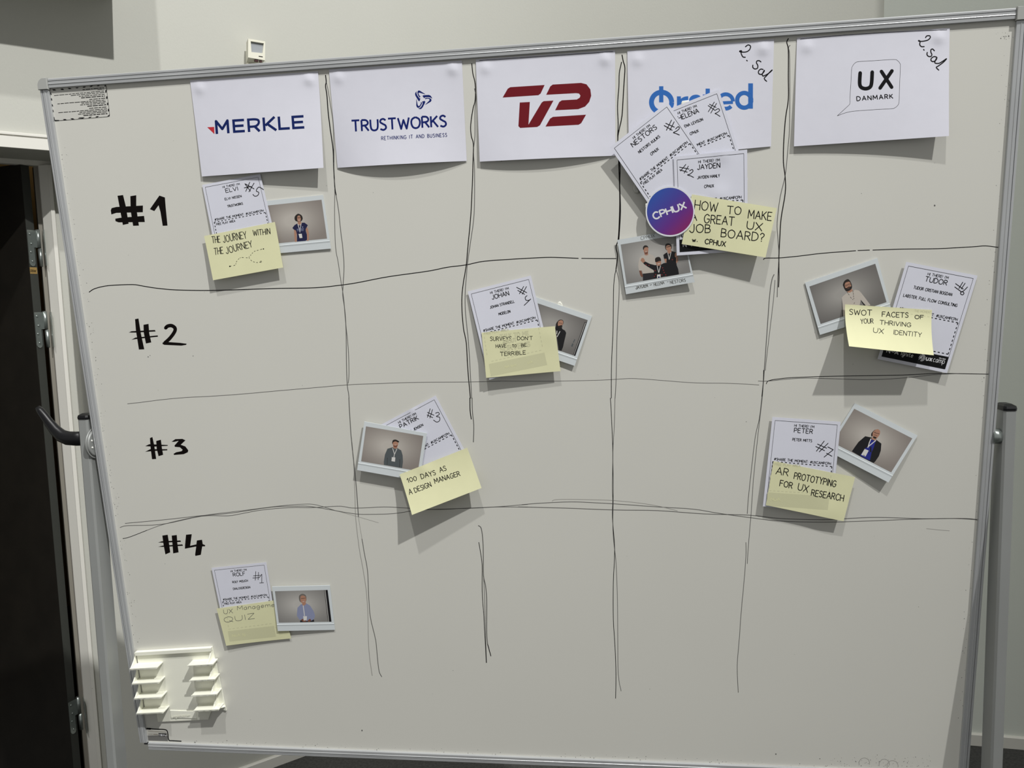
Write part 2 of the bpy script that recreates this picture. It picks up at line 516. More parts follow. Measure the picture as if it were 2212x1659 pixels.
# door niche: back wall of the niche, moulded head strip, frame
prof = [(0, 0), (0, .012), (.030, .012), (.0315, .009), (.033, .009), (.0345, .014), (.040, .014), (.042, .010), (.042, 0)]
FS, FZ = -0.5305, 2.033                              # inner edge of the frame, its head
m = MB(); m.box(WP, WU, WN, Z3, (FS + .030, DS1 + .1), (-RV - .10, -RV), (0, 2.2)); m.box(WP, WU, WN, Z3, (DS0 - .1, DS0 + .06), (-RV - .10, -RV), (0, 2.2))
m.box(WP, WU, WN, Z3, (DS0 + .06, FS + .030), (-RV - .10, -RV), (FZ + .03, 2.2)); struct('wall_niche', m, WALL)
df = empty('trim_2', Wl(-.53, 0), kind='structure')
m = MB(); m.prism([Wl(DS0 - .05, DZ + a, b) for a, b in prof], WU * (DS1 - DS0 + .09)); m.build('head_moulding', TRIM, df)
pf = [(0, -.04), (0, -.016), (.0195, .008), (.0205, .010), (.0305, .010), (.0325, .006), (.0335, -.001), (.0335, -.04)]
m = MB(); m.prism([Wl(FS + a, 0, -RV + b) for a, b in pf], Z3 * FZ); m.build('frame_post', TRIM, df)
m = MB(); m.prism([Wl(DS0 + .06, FZ + a, -RV + b) for a, b in pf], WU * (FS - DS0 - .028)); m.build('frame_head', TRIM, df)
JG = mat('frame_rebate', (128, 124, 114), .6)
m = MB(); m.box(WP, WU, WN, Z3, (FS - .0115, FS + .004), (-RV - .075, -RV - .036), (0, FZ)); m.build('door_stop', JG, df)

# the dim corridor behind the opening
co = MB()
co.box(WP, WU, WN, Z3, (-2.6, 0.5), (-2.3, -2.2), (0, 2.6)); co.box(WP, WU, WN, Z3, (-2.7, -2.6), (-2.3, -RV - .10), (0, 2.6))
co.box(WP, WU, WN, Z3, (0.5, 0.6), (-2.3, -RV - .10), (0, 2.6)); co.box(WP, WU, WN, Z3, (-2.7, 0.6), (-2.3, -RV - .10), (2.6, 2.7))
co.box(WP, WU, WN, Z3, (-2.6, DS0), (-RV - .14, -RV - .10), (0, 2.6)); co.box(WP, WU, WN, Z3, (DS1 + .1, 0.5), (-RV - .14, -RV - .10), (0, 2.6)); co.box(WP, WU, WN, Z3, (DS0, DS1 + .1), (-RV - .14, -RV - .10), (2.1, 2.6))
struct('wall_corridor', co, AMBER)
cl = bpy.data.lights.new('corridor_fill', 'POINT'); cl.energy = 0.35; cl.shadow_soft_size = .05; cl.color = (1, .82, .52)  # unseen lamp, added to make the top of the corridor wall glow
clo = bpy.data.objects.new('corridor_fill', cl); COL.objects.link(clo); clo.location = Wl(-.28, 2.56, -1.95)

# opened door leaf with its three hinges
DOS = -0.5765; DOO = -RV - .020; AO = math.radians(32)
Dd = -WN * math.cos(AO) - WU * math.sin(AO); De = WU * math.cos(AO) - WN * math.sin(AO); DH = Wl(DOS, 0, DOO)
dr = empty('door_1', Wl(DOS, 0, DOO), kind='structure')
m = MB(); m.box(DH, De, Dd, Z3, (0, .0268), (.001, .88), (.01, 2.035)); m.build('door_leaf', DOORM, dr)
m = MB(); m.box(DH, De, Dd, Z3, (.0005, .0263), (0, .001), (.011, 2.034)); m.build('edge_band', DOORE, dr)
for zt in (1.8405, 1.592, 0.342):
    e = empty('hinge', Wl(DOS, zt, DOO) - wloc(dr)); e.parent = dr
    e['label'] = 'zinc plated lift off hinge'
    m = MB(); L = [(.001, 0), (.031, 0), (.031, -.052), (.020, -.052), (.020, -.100), (.017, -.107), (.010, -.109), (.004, -.106), (.001, -.100)]
    m.prism([DH + De * a + Z3 * (zt + b) for a, b in L], Dd * -.002); m.build('hinge_leaf', STEEL, e)
    m = MB(); m.cyl(DH + De * .037 + Z3 * (zt + .003), DH + De * .037 + Z3 * (zt - .052), .0068); m.build('knuckle', STEEL, e)
    m = MB(); m.cyl(DH + De * .040 + Z3 * (zt - .054), DH + De * .040 + Z3 * (zt - .109), .0068); m.build('knuckle', STEEL, e)
    m = MB(); m.box(WP, WU, WN, Z3, (FS - .0025, FS - .0005), (-RV - .034, -RV + .002), (zt - .108, zt)); m.build('hinge_leaf', STEEL, e)
    for a, b in ((.0095, -.012), (.0125, -.041), (.0085, -.066), (.0115, -.094)):
        m = MB(); c = DH + De * a + Z3 * (zt + b); m.cyl(c - Dd * .002, c - Dd * .0036, .0042, .0025, 10); m.build('screw', STEEL, e)
m = MB(); m.box(DH, De, Dd, Z3, (.0005, .0235), (-.0008, 0), (1.709, 1.7285))
o = m.build('maker_plate', mat('brass_sticker', (150, 122, 70), .5), dr); o['label'] = 'small tan sticker below the upper hinge'


class WallSurf:
    def __init__(s, o): s.o = o

    def px(s, x, y, e): return onplane(x, y, DH - Dd * (.001 + e), Dd)


m = MB(); text(m, WallSurf(DOO + .001), 'DDIX', (66.0, 587), (77.5, 588), 4.5, 0.9); m.build('lettering', INK, dr)

# ================================================================== THE WHITEBOARD
wb = empty('mobile_whiteboard', Vector((BC.x, BC.y, 0)),
           'large grey framed whiteboard on two posts, ruled into cells and covered in notes', 'whiteboard')
m = MB(); m.box(BC, BX, BZ, BN, (-BW / 2 - .003, BW / 2 + .003), (-BH / 2 - .003, BH / 2 + .003), (-.014, 0))
surf = m.build('writing_surface', BOARD, wb)
FW = .0150                                           # width of the aluminium rail
rp = [(0, -.016), (0, .0040), (.0006, .0045), (.0052, .0047), (.0056, .0053), (.0060, .0055), (.0064, .0053), (.0068, .0047), (.0100, .0047), (.0101, .0026), (.0110, .0026), (.0111, .0048),
      (.0134, .0048), (.0142, .0046), (.0148, .0038), (FW, .0026), (FW, -.016)]
hw, hh = BW / 2, BH / 2
CS = .0175
m = MB(); m.prism([B(-hw + .002, hh + a, b) for a, b in rp], BX * (BW - .004)); m.build('frame_rail', ALU, wb)
m = MB(); m.prism([B(-hw + .002, -hh - a, b) for a, b in rp], BX * (BW - .004)); m.build('frame_rail', ALU, wb)
m = MB(); m.prism([B(-hw - a, -hh + .0005, b) for a, b in rp], BZ * (BH - .003)); m.build('frame_rail', ALU, wb)
m = MB(); m.prism([B(hw + a, -hh + .0005, b) for a, b in rp], BZ * (BH - .003)); m.build('frame_rail', ALU, wb)


def corner_cap(sx, sz):
    ring = [(-.0015, -.0020), (-.0015, FW + .001)]
    ring += [(FW + .001 - .013 + .013 * math.cos(a), FW + .001 - .013 + .013 * math.sin(a)) for a in [math.pi / 2 * (1 - k / 8) for k in range(9)]]
    ring += [(FW + .001, -.0020)]
    f = lambda q, h, k=1.0: B(sx * (hw + .007 + (q[0] - .007) * k), sz * (hh + .007 + (q[1] - .007) * k), h)
    mb = MB(); mb.loft([[f(q, -.017) for q in ring], [f(q, .0062) for q in ring], [f(q, .0075, .93) for q in ring]], smooth=False)
    return mb


for sx, sz in ((-1, 1), (1, 1), (1, -1)):
    corner_cap(sx, sz).build('corner_cap', CAPM, wb)
m = MB(); m.box(BC, BX, BZ, BN, (-hw - .009, -hw + .004), (-hh - .006, -hh - .0005), (-.014, .0005))
m.build('broken_corner', mat('dark_corner_stub', (70, 70, 72), .6), wb)['label'] = 'bare lower left corner without its cap'
for x0, x1 in ((-.9335, -.9145), (.6005, .6190)):
    ch = .003
    sec = [(x0 + ch, 1.275), (x1 - ch, 1.275), (x1, 1.275 + ch), (x1, 1.311 - ch), (x1 - ch, 1.311), (x0 + ch, 1.311), (x0, 1.311 - ch), (x0, 1.275 + ch)]
    m = MB(); m.prism([Vector((a, b, .07)) for a, b in sec], Z3 * 1.3265)
    po = m.build('stand_post', POST, wb)
    cx, cy = (x0 + x1) / 2, 1.293
    rg = lambda z, k: [Vector((cx + (a - cx) * k, cy + (b - cy) * k, z)) for a, b in sec]
    m = MB(); m.loft([rg(1.3965, 1.05), rg(1.400, 1.07), rg(1.4035, 1.0), rg(1.4065, .55)], smooth=False); m.build('post_cap', BLK, po)
    m = MB(); m.box(O3, X3, Y3, Z3, (cx - .022, cx + .022), (cy - .30, cy + .30), (.070, .105)); m.build('foot_bar', POST, wb)
    for yy in (-.27, .27):
        m = MB(); m.cyl((cx - .012, cy + yy, .032), (cx + .012, cy + yy, .032), .032, n=20)
        m.box(O3, X3, Y3, Z3, (cx - .006, cx + .006), (cy + yy - .01, cy + yy + .01), (.03, .07)); m.build('castor', BLK, wb)
m = MB(); m.cyl((.588, 1.288, 1.3555), (.6005, 1.288, 1.3555), .012); m.build('pivot_pin', STEEL, wb)
m = MB(); m.cyl((-.9145, 1.291, 1.352), (-.9115, 1.291, 1.352), .0275, n=32); m.cyl((-.9115, 1.291, 1.352), (-.9095, 1.291, 1.352), .0255, .022, n=32)
pv = m.build('pivot_disc', POST, wb)
for k in range(8):
    a = 2 * math.pi * (k + .5) / 8
    m = MB(); c = Vector((-.9095, 1.291 + .016 * math.cos(a), 1.352 + .016 * math.sin(a)))
    m.cyl(c, c + X3 * .0012, .0022, .0012, 8); m.build('rivet', mat('rivet_glint', (235, 235, 228), .3), pv)  # bolt reflections are put into the pale rivet colour
m = MB(); path = [(-.934, 1.360, .0130, .010), (-.950, 1.3595, .0130, .011), (-.966, 1.3605, .0128, .011), (-.979, 1.3655, .0118, .010), (-.990, 1.376, .0100, .0085), (-1.0, 1.389, .0085, .0075),
                  (-1.008, 1.401, .0075, .007), (-1.015, 1.411, .0068, .007), (-1.020, 1.417, .0045, .005)]
rings = []
for i, (x, z, a, b) in enumerate(path):
    p, q = path[max(0, i - 1)], path[min(len(path) - 1, i + 1)]
    d = Vector((q[0] - p[0], 0, q[1] - p[1])).normalized(); nrm = Vector((-d.z, 0, d.x))
    rings.append([Vector((x, 1.291, z)) + nrm * (a * math.cos(t)) + Y3 * (b * math.sin(t)) for t in [2 * math.pi * k / 14 for k in range(14)]])
m.loft(rings); m.build('lock_lever', BLK, wb)['label'] = 'curved black locking lever'

# ---- marker drawing on the surface
E1 = .00006


def line(V, w, pts, mm, sm=True):
    mb = MB(); q = V(*pts)
    stroke(mb, BS, smooth(q, 4) if sm else q, w, E1, 0, step=30)
    return mb.build('marker_line', mm, surf, recalc=False)


V6 = View(180, 520, 2.3532); V7 = View(1080, 480, 2.0109); V8 = View(240, 1050, 2.4578); V9 = View(1120, 1040, 2.1269)
line(V6, 1.9, [(30, 261), (60, 243), (130, 228), (250, 223), (300, 230), (370, 241), (470, 250), (640, 253), (850, 247), (1000, 242), (1180, 239), (1315, 225), (1400, 212), (1550, 183), (1750, 155), (1850, 135), (1945, 123), (2040, 104), (2212, 92)], INK)
line(V7, 1.9, [(80, 159), (200, 153), (270, 154), (340, 157)], INK)
line(V7, 1.7, [(355, 157), (440, 158), (505, 158)], INK)
line(V7, 1.8, [(1145, 162), (1155, 156), (1215, 155), (1300, 147), (1400, 135), (1545, 124)], INK)
line(V7, 1.8, [(1555, 123), (1605, 121)], INK)
line(V7, 1.8, [(1620, 121), (1750, 117), (1900, 115), (2050, 107), (2110, 103), (2168, 110)], INK)
line(V6, 1.2, [(225, 829), (290, 822), (400, 808), (520, 797), (640, 791), (800, 780), (1000, 762), (1200, 745), (1340, 733), (1500, 726), (1700, 720), (1950, 718), (2118, 714)], FADE)
line(V7, 1.1, [(0, 690), (200, 691), (400, 687), (480, 684), (560, 679), (620, 681), (700, 687), (850, 698), (1000, 700), (1125, 707)], FADE)
line(V7, 1.5, [(1157, 702), (1165, 690), (1200, 682), (1290, 674), (1500, 668), (1750, 664), (1900, 657), (2125, 660)], INK)
line(V7, 1.2, [(1122, 690), (1165, 690), (1300, 678), (1450, 680), (1600, 684), (1750, 677), (1880, 663), (2000, 657)], FADE)
line(V8, 1.3, [(75, 198), (290, 178), (480, 157), (640, 143), (850, 112), (1000, 106), (1060, 109), (1150, 123), (1290, 147), (1380, 150), (1500, 146), (1600, 132), (1700, 124), (1900, 118), (2050, 110), (2212, 97)], FADE)
line(V8, 1.3, [(48, 220), (90, 210), (270, 203), (480, 160), (620, 158), (700, 145), (800, 127), (950, 114), (1070, 114), (1200, 107), (1240, 110), (1300, 117), (1450, 111), (1560, 116), (1650, 122), (1750, 124), (1900, 117), (2050, 111), (2212, 112)], FADE)
line(V8, 1.3, [(63, 279), (100, 270), (190, 235)], INK)
line(V8, 1.1, [(190, 235), (290, 200), (480, 158), (700, 130), (900, 105), (1020, 96), (1090, 100), (1190, 130)], FADE)
line(V8, 0.8, [(1190, 130), (1300, 160), (1420, 195)], FADE2)
line(V9, 1.4, [(15, 107), (100, 100), (240, 94), (350, 98), (440, 103), (640, 117), (800, 127), (900, 143), (980, 155), (1070, 167), (1200, 182), (1400, 187), (1600, 182), (1800, 174), (2000, 170), (2110, 177)], FADE)
line(V9, 1.5, [(0, 117), (200, 122), (440, 131), (640, 134), (850, 149), (1060, 155), (1200, 170), (1400, 176), (1520, 170), (1650, 165), (1850, 171), (2050, 170), (2110, 176)], FADE)
line(V9, 1.1, [(155, 90), (180, 83), (300, 83), (440, 88), (560, 100), (650, 115), (730, 135)], FADE2)
line(V9, 1.0, [(1875, 217), (1925, 222), (1980, 227)], FADE2)
Va = View(640, 150, 2.2125); Va2 = View(720, 860, 2.6786)
line(Va, 2.2, [(140, 28), (143, 60), (140, 80), (147, 130), (152, 200), (163, 290), (172, 350), (177, 400), (179, 470), (184, 560), (190, 600)], INK)
line(Va, 1.6, [(190, 600), (203, 680), (212, 770), (222, 850), (228, 940), (224, 1030), (222, 1080), (232, 1150), (238, 1250), (240, 1400), (243, 1500), (250, 1550), (252, 1571)], FADE)
line(Va, 1.4, [(143, 60), (152, 100), (165, 180), (176, 260), (180, 380), (180, 500), (184, 560), (183, 700), (188, 850), (200, 920), (213, 1010), (226, 1090), (235, 1200), (248, 1330), (252, 1450), (248, 1500)], FADE)
line(Va2, 1.8, [(90, 0), (95, 100), (103, 220), (115, 340), (128, 460), (138, 580), (145, 685)], FADE)
line(Va2, 1.3, [(105, 230), (115, 330), (120, 430), (125, 560), (130, 700), (150, 870), (170, 980), (190, 1110), (200, 1250), (203, 1400), (210, 1500), (225, 1605)], FADE2)
line(Va2, 0.9, [(145, 685), (155, 750), (166, 815)], FADE2)
line(Va2, 1.5, [(166, 815), (180, 900), (198, 1000), (205, 1150), (215, 1270), (245, 1400), (255, 1500), (265, 1580), (280, 1612)], FADE)
Vb = View(960, 100, 2.0737); Vb2 = View(980, 860, 2.765)
line(Vb, 2.0, [(123, 78), (127, 120), (138, 170), (138, 240), (128, 280), (118, 350), (120, 400), (130, 440), (128, 520), (125, 620), (118, 760), (105, 900), (98, 980), (82, 1080), (78, 1160), (85, 1260), (98, 1330), (105, 1450), (115, 1560), (116, 1576)], MARK)
line(Vb, 1.6, [(135, 190), (142, 230), (137, 290), (137, 400), (130, 470), (135, 560), (133, 750), (118, 870), (105, 960), (100, 1010), (93, 1110), (95, 1200), (108, 1330), (118, 1500), (122, 1576)], FADE)
line(Vb2, 2.0, [(97, 0), (98, 70), (105, 125)], INK)
line(Vb2, 1.8, [(110, 0), (112, 80), (120, 160), (118, 262)], FADE)
line(Vb2, 1.8, [(148, 762), (165, 780), (175, 860), (177, 950), (178, 1060), (190, 1120), (197, 1200), (197, 1400), (203, 1470)], FADE)
line(Vb2, 1.8, [(203, 1470), (222, 1540)], INK)
line(Vb2, 1.4, [(150, 862), (160, 920), (170, 1000), (170, 1150), (180, 1300), (188, 1450), (195, 1580)], INK)
line(Vb2, 1.2, [(178, 1060), (185, 1200), (190, 1400), (197, 1580)], FADE)
Vc = View(1280, 90, 2.0737); Vc2 = View(1280, 860, 2.5136)
line(Vc, 2.2, [(132, 60), (138, 90), (145, 120), (140, 200), (132, 330), (120, 390), (113, 440), (118, 560), (122, 700), (120, 800), (115, 885), (105, 920), (112, 960), (105, 1020)], MARK)
line(Vc, 2.0, [(130, 92), (120, 140), (118, 200), (112, 290), (115, 370), (113, 440), (123, 560), (122, 640), (125, 760), (118, 885)], INK)
line(Vc, 1.5, [(105, 1020), (118, 1070), (118, 1150), (110, 1300), (106, 1500), (101, 1597)], FADE)
line(Vc, 1.5, [(105, 1020), (95, 1090), (92, 1280), (85, 1450), (84, 1597)], INK)
line(Vc2, 1.4, [(97, 0), (105, 150), (110, 300), (108, 480), (110, 560), (108, 650), (120, 820), (113, 1000), (113, 1200), (122, 1350), (127, 1500), (125, 1630)], INK)
line(Vc2, 1.2, [(122, 0), (118, 150), (110, 300), (113, 450), (112, 580), (110, 690), (115, 780), (128, 900), (135, 1100), (137, 1300), (140, 1500), (155, 1590)], FADE)
Vd = View(1620, 70, 2.0737); Vd2 = View(1560, 800, 2.3042)
line(Vd, 2.2, [(172, 28), (165, 45), (172, 80), (172, 200), (172, 300), (160, 380), (152, 480), (150, 580), (158, 650), (158, 720), (140, 830), (135, 900), (130, 1000), (130, 1100), (128, 1140)], MARK)
line(Vd, 1.6, [(180, 58), (173, 70), (178, 120), (178, 400), (170, 520), (158, 640), (135, 740), (122, 850), (125, 920), (130, 1000), (125, 1090), (122, 1185)], FADE)
line(Vd, 1.8, [(108, 1085), (98, 1110), (88, 1180), (78, 1320), (66, 1490), (64, 1514)], FADE)
line(Vd, 1.3, [(112, 1110), (105, 1200), (85, 1370), (71, 1490), (69, 1514)], FADE)
line(Vd2, 2.0, [(207, 0), (205, 60), (198, 130)], INK)
line(Vd2, 1.4, [(198, 130), (185, 240), (165, 330), (145, 500), (130, 640), (125, 713)], FADE)
line(Vd2, 1.3, [(210, 0), (200, 130), (190, 220), (175, 350), (155, 550), (145, 700), (130, 880), (125, 962)], FADE)
line(Vd2, 1.3, [(118, 857), (118, 930), (108, 1060), (95, 1200), (85, 1340), (75, 1470), (80, 1603)], FADE)

N1 = View(220, 400, 4.1458); N3 = View(290, 920, 5.5294)


def numeral(lbl, V, polys, strokes=()):
    mb = MB()
    for p in polys: poly(mb, BS, V(*p), E1, 0, 60)
    for w, p in strokes: stroke(mb, BS, smooth(V(*p), 4), w, E1, 0)
    o = mb.build('marker_numeral', MARK, surf, recalc=False); o['label'] = lbl


numeral('thick black number one with hash sign', N1, [
    [(140, 95), (190, 88), (215, 190), (240, 345), (188, 356), (165, 230)], [(255, 98), (308, 90), (308, 200), (332, 362), (280, 364), (258, 230)],
    [(80, 225), (88, 205), (130, 195), (368, 182), (367, 242), (130, 248), (85, 262)], [(120, 300), (165, 292), (378, 275), (385, 330), (150, 333), (122, 322)],
    [(430, 215), (515, 93), (565, 110), (572, 200), (588, 362), (545, 364), (525, 240), (508, 180), (470, 232)]])
numeral('thick black number two with hash sign', N1, [
    [(297, 1200), (328, 1194), (350, 1330), (380, 1470), (332, 1472), (305, 1300)], [(373, 1250), (418, 1242), (425, 1330), (443, 1408), (395, 1418), (375, 1320)],
    [(240, 1320), (265, 1308), (475, 1297), (482, 1310), (300, 1320)], [(265, 1384), (300, 1365), (500, 1345), (503, 1357), (330, 1375)],
    [(545, 1408), (600, 1405), (700, 1412), (760, 1420), (755, 1430), (712, 1437), (560, 1430), (543, 1422)]],
    [(7.6, [(572, 1278), (590, 1262), (625, 1258), (655, 1280), (650, 1315), (610, 1370), (565, 1412)])])
numeral('thick black number three with hash sign', N3, [
    [(187, 145), (217, 133), (240, 240), (262, 395), (212, 398), (195, 260)], [(262, 180), (318, 165), (330, 260), (345, 345), (290, 362), (268, 270)],
    [(130, 242), (180, 218), (400, 228), (400, 238), (230, 248)], [(130, 310), (190, 278), (395, 278), (395, 292), (220, 300)],
    [(445, 190), (490, 158), (575, 155), (612, 172), (555, 225), (610, 245), (645, 290), (640, 315), (590, 338), (475, 347), (470, 333), (500, 315), (565, 302), (578, 285), (545, 255), (485, 250), (480, 235), (530, 178), (480, 190)]])
numeral('thick black number four with hash sign', N3, [
    [(335, 1310), (400, 1300), (415, 1400), (430, 1510), (372, 1535), (350, 1420)], [(447, 1310), (508, 1303), (515, 1400), (530, 1510), (465, 1523), (455, 1400)],
    [(285, 1392), (330, 1378), (550, 1368), (560, 1385), (340, 1395)], [(285, 1445), (340, 1430), (575, 1415), (582, 1432), (340, 1445)],
    [(618, 1300), (687, 1293), (668, 1432), (742, 1415), (748, 1368), (810, 1360), (818, 1412), (848, 1425), (846, 1438), (812, 1440), (795, 1540), (730, 1553), (727, 1535), (740, 1440), (605, 1467), (607, 1420)]])

# ink specks and grime along the rails
m = MB()


def speck(x, y, r): disc(m, BS, (x, y), r, E1, 0, 5, r * random.uniform(.5, 1.4))


for k in range(150):
    t = random.random() ** .8; y = 290 + t * 1100
    speck(108.5 + (y - 193) * .1501 + 3 + random.random() ** 2 * 14, y, random.uniform(.3, .85))
for k in range(120):
    x = 420 + random.random() ** 1.3 * 1350; speck(x, 1604.8 + (x - 420) * .0385 - random.random() ** 2 * 9, random.uniform(.3, .9))
for k in range(90):
    x = 1780 + random.random() * 230; speck(x, 1656 - random.random() ** 2 * 26, random.uniform(.3, 1.0))
for k in range(60):
    y = 60 + random.random() * 1500; speck(2186 - (y - 60) * .0725 - random.random() ** 2 * 12, y, random.uniform(.4, 1.0))
for k in range(35): speck(random.gauss(2172, 8), random.choice((random.gauss(80, 6), random.gauss(180, 40))), random.uniform(.3, .9))
for k in range(45): speck(random.uniform(150, 2060), random.uniform(300, 1580), random.uniform(.3, .8))
for x, y, r in ((2019, 444, 2.0), (782, 1578, 1.6), (1676, 1629, 1.5), (1771, 1639, 1.6), (320, 771, 1.4), (324, 768, 1.2), (1612, 911, 1.2), (417, 769, .9), (2162, 83, 1.3), (2168, 79, 1.5), (2179, 78, 1.6)): speck(x, y, r)
o = m.build('ink_speck', FADE, surf, recalc=False); o['kind'] = 'stuff'
m = MB()
for cx, cy, r in ((1867, 1649, 11.5), (1910, 1651, 11), (1928, 1655, 12)):
    stroke(m, BS, [(cx + r * math.cos(a / 10) + random.uniform(-.6, .6), cy + r * math.sin(a / 10)) for a in range(28, 66)], .9, E1)
m.build('marker_ring', FADE2, surf, recalc=False)

# warning label, upside down, with a hazard border
VW = View(90, 160, 13.0118)
wsh = Sheet([VW(*[(235, 425)]), VW((1800, 310)), VW((1915, 1190)), VW((345, 1320))], [.3] * 4)
ws = empty('warning_sticker', wsh.S(.5, .5)); tag(ws, 'upside down warning sticker with hazard border in the top left board corner', 'sticker')
wsh.slab(.00025, 4, 4).build('sticker_film', mat('sticker_film', (206, 205, 198), .5), ws, recalc=False)
m = MB()
for p in ([(290, 430), (370, 425), (412, 460), (330, 465)], [(520, 415), (595, 408), (637, 445), (560, 448)], [(728, 395), (800, 390), (845, 418), (770, 425)],
          [(945, 378), (1050, 372), (1005, 400), (975, 400)], [(1145, 385), (1180, 352), (1250, 350), (1215, 380)], [(1340, 362), (1380, 330), (1448, 322), (1410, 355)], [(1540, 345), (1580, 318), (1640, 314), (1600, 342)],
          [(1760, 330), (1785, 305), (1810, 312), (1790, 360)], [(1788, 460), (1822, 440), (1822, 520), (1790, 530)], [(1812, 635), (1845, 615), (1848, 690), (1815, 705)], [(1838, 815), (1868, 795), (1872, 865), (1842, 880)], [(1862, 985), (1892, 965), (1898, 1040), (1865, 1058)],
          [(1842, 1190), (1912, 1132), (1918, 1165), (1895, 1190)], [(1505, 1212), (1545, 1185), (1615, 1180), (1570, 1215)], [(1305, 1230), (1345, 1203), (1415, 1198), (1370, 1230)], [(1015, 1250), (1060, 1222), (1210, 1215), (1165, 1250)],
          [(805, 1245), (885, 1243), (925, 1270), (845, 1275)], [(595, 1270), (670, 1262), (710, 1290), (630, 1297)], [(328, 1200), (358, 1210), (375, 1290), (500, 1292), (490, 1312), (385, 1322), (340, 1300)],
          [(236, 508), (265, 520), (282, 590), (245, 575)], [(255, 668), (290, 690), (300, 750), (268, 735)], [(275, 830), (312, 858), (325, 915), (290, 900)], [(297, 990), (330, 1012), (345, 1072), (312, 1060)]):
    poly(m, wsh, VW(*p), .00007)
stroke(m, wsh, VW((1815, 330), (1850, 640), (1912, 1150)), .7, .00007)
stroke(m, wsh, VW((500, 1305), (1000, 1268), (1860, 1195)), .5, .00007)
m.build('hazard_border', PRINT, ws, recalc=False)
m = MB()
for (a, b, c, d, h) in ((1150, 440, 1745, 385, 1.4), (1570, 440, 1750, 425, 1.1), (350, 605, 1755, 475, 1.1), (820, 605, 1765, 515, 1.1), (1050, 630, 1770, 565, 1.1), (1110, 670, 1780, 615, 1.5), (1340, 715, 1790, 675, 1.2),
                        (445, 838, 1795, 725, 1.1), (1120, 820, 1800, 770, 1.1), (1085, 870, 1810, 810, 1.1), (1285, 905, 1815, 860, 1.5), (1335, 965, 1820, 925, 1.2), (470, 1087, 1835, 975, 1.1), (1065, 1080, 1840, 1020, 1.1),
                        (1025, 1130, 1845, 1060, 1.1), (1175, 1165, 1850, 1110, 1.5)):
    t = 0.0; L = math.hypot(c - a, d - b)
    while t < L:
        g = min(L, t + random.uniform(50, 150)); k0, k1 = t / L, g / L
        stroke(m, wsh, VW((a + (c - a) * k0, b + (d - b) * k0), (a + (c - a) * k1, b + (d - b) * k1)), h * 1.15, .00007, caps=False); t = g + 18
m.build('small_print', PRINT, ws, recalc=False)

# maker sticker at the lower left corner
VS = View(280, 1540, 13.9416)
ssh = Sheet([VS((518, 505)), VS((1120, 545)), VS((1160, 852)), VS((562, 832))], [.3] * 4)
ms = empty('maker_sticker', ssh.S(.5, .5)); tag(ms, 'small grey and white sticker outlined in black grime in the lower left board corner', 'sticker')
ssh.slab(.00025, 4, 4).build('sticker_film', mat('pale_sticker', (200, 198, 190), .5), ms, recalc=False)
m = MB(); poly(m, ssh, VS((545, 682), (870, 672), (1140, 700), (1158, 850), (562, 830)), .00007); m.build('grey_band', mat('grey_band_print', (112, 111, 108), .6), ms, recalc=False)
m = MB(); poly(m, ssh, VS((868, 605), (1115, 615), (1130, 712), (878, 700)), .00011); m.build('logo_panel', mat('dark_panel_print', (66, 65, 64), .6), ms, recalc=False)
m = MB(); text(m, ssh, 'NSI', VS((1102, 655)), VS((895, 640)), 3.0, 1.1, .00016, caps=False); m.build('lettering', WHITEP, ms, recalc=False)
m = MB(); stroke(m, ssh, VS((560, 640), (700, 640)), .7, .0001); stroke(m, ssh, VS((720, 642), (845, 645)), 1.3, .0001); stroke(m, ssh, VS((555, 550), (1100, 575)), .7, .0001)
m.build('small_print', mat('grey_small_print', (120, 112, 95), .6), ms, recalc=False)
m = MB()
stroke(m, BS, smooth(VS((520, 470), (600, 465), (700, 482), (850, 492), (1000, 495), (1100, 515), (1135, 560), (1155, 660), (1165, 760), (1195, 830), (1300, 838), (1550, 852)), 4), 2.0, .00035)
stroke(m, BS, VS((520, 470), (560, 475), (620, 485)), 3.0, .00035)
m.build('grime_outline', PRINT, surf, recalc=False)

# ================================================================== SHEETS ON THE BOARD
VA = View(400, 140, 3.1907); VB = View(700, 100, 3.3515); VC = View(1300, 60, 5.2667); VD = View(1300, 320, 4.8786); VE = View(1700, 40, 5.5289)
VJ = View(990, 580, 6.1452); VT = View(1720, 540, 4.8805); VP = View(760, 840, 5.72); VR = View(1630, 850, 5.7216); VQ = View(430, 1200, 6.9125)


def letters(o, name, m, f):
    mb = MB(); f(mb); return mb.build(name, m, o, recalc=False)


DT = ((.07, .09, .0017, .007), (.93, .08, .0022, .007))
# 1: navy wordmark with a red triangle
s1 = Sheet([VA((33, 107)), VA((915, 45)), VA((953, 710)), VA((115, 770))], (1, 1, 15.5, 4), 0.0, 1.4, DT)
o = sheet_obj(s1, 'paper_sheet', 'white paper sheet printed with a navy wordmark beside a small red triangle', 'paper', PAPER, nu=44, nv=30)


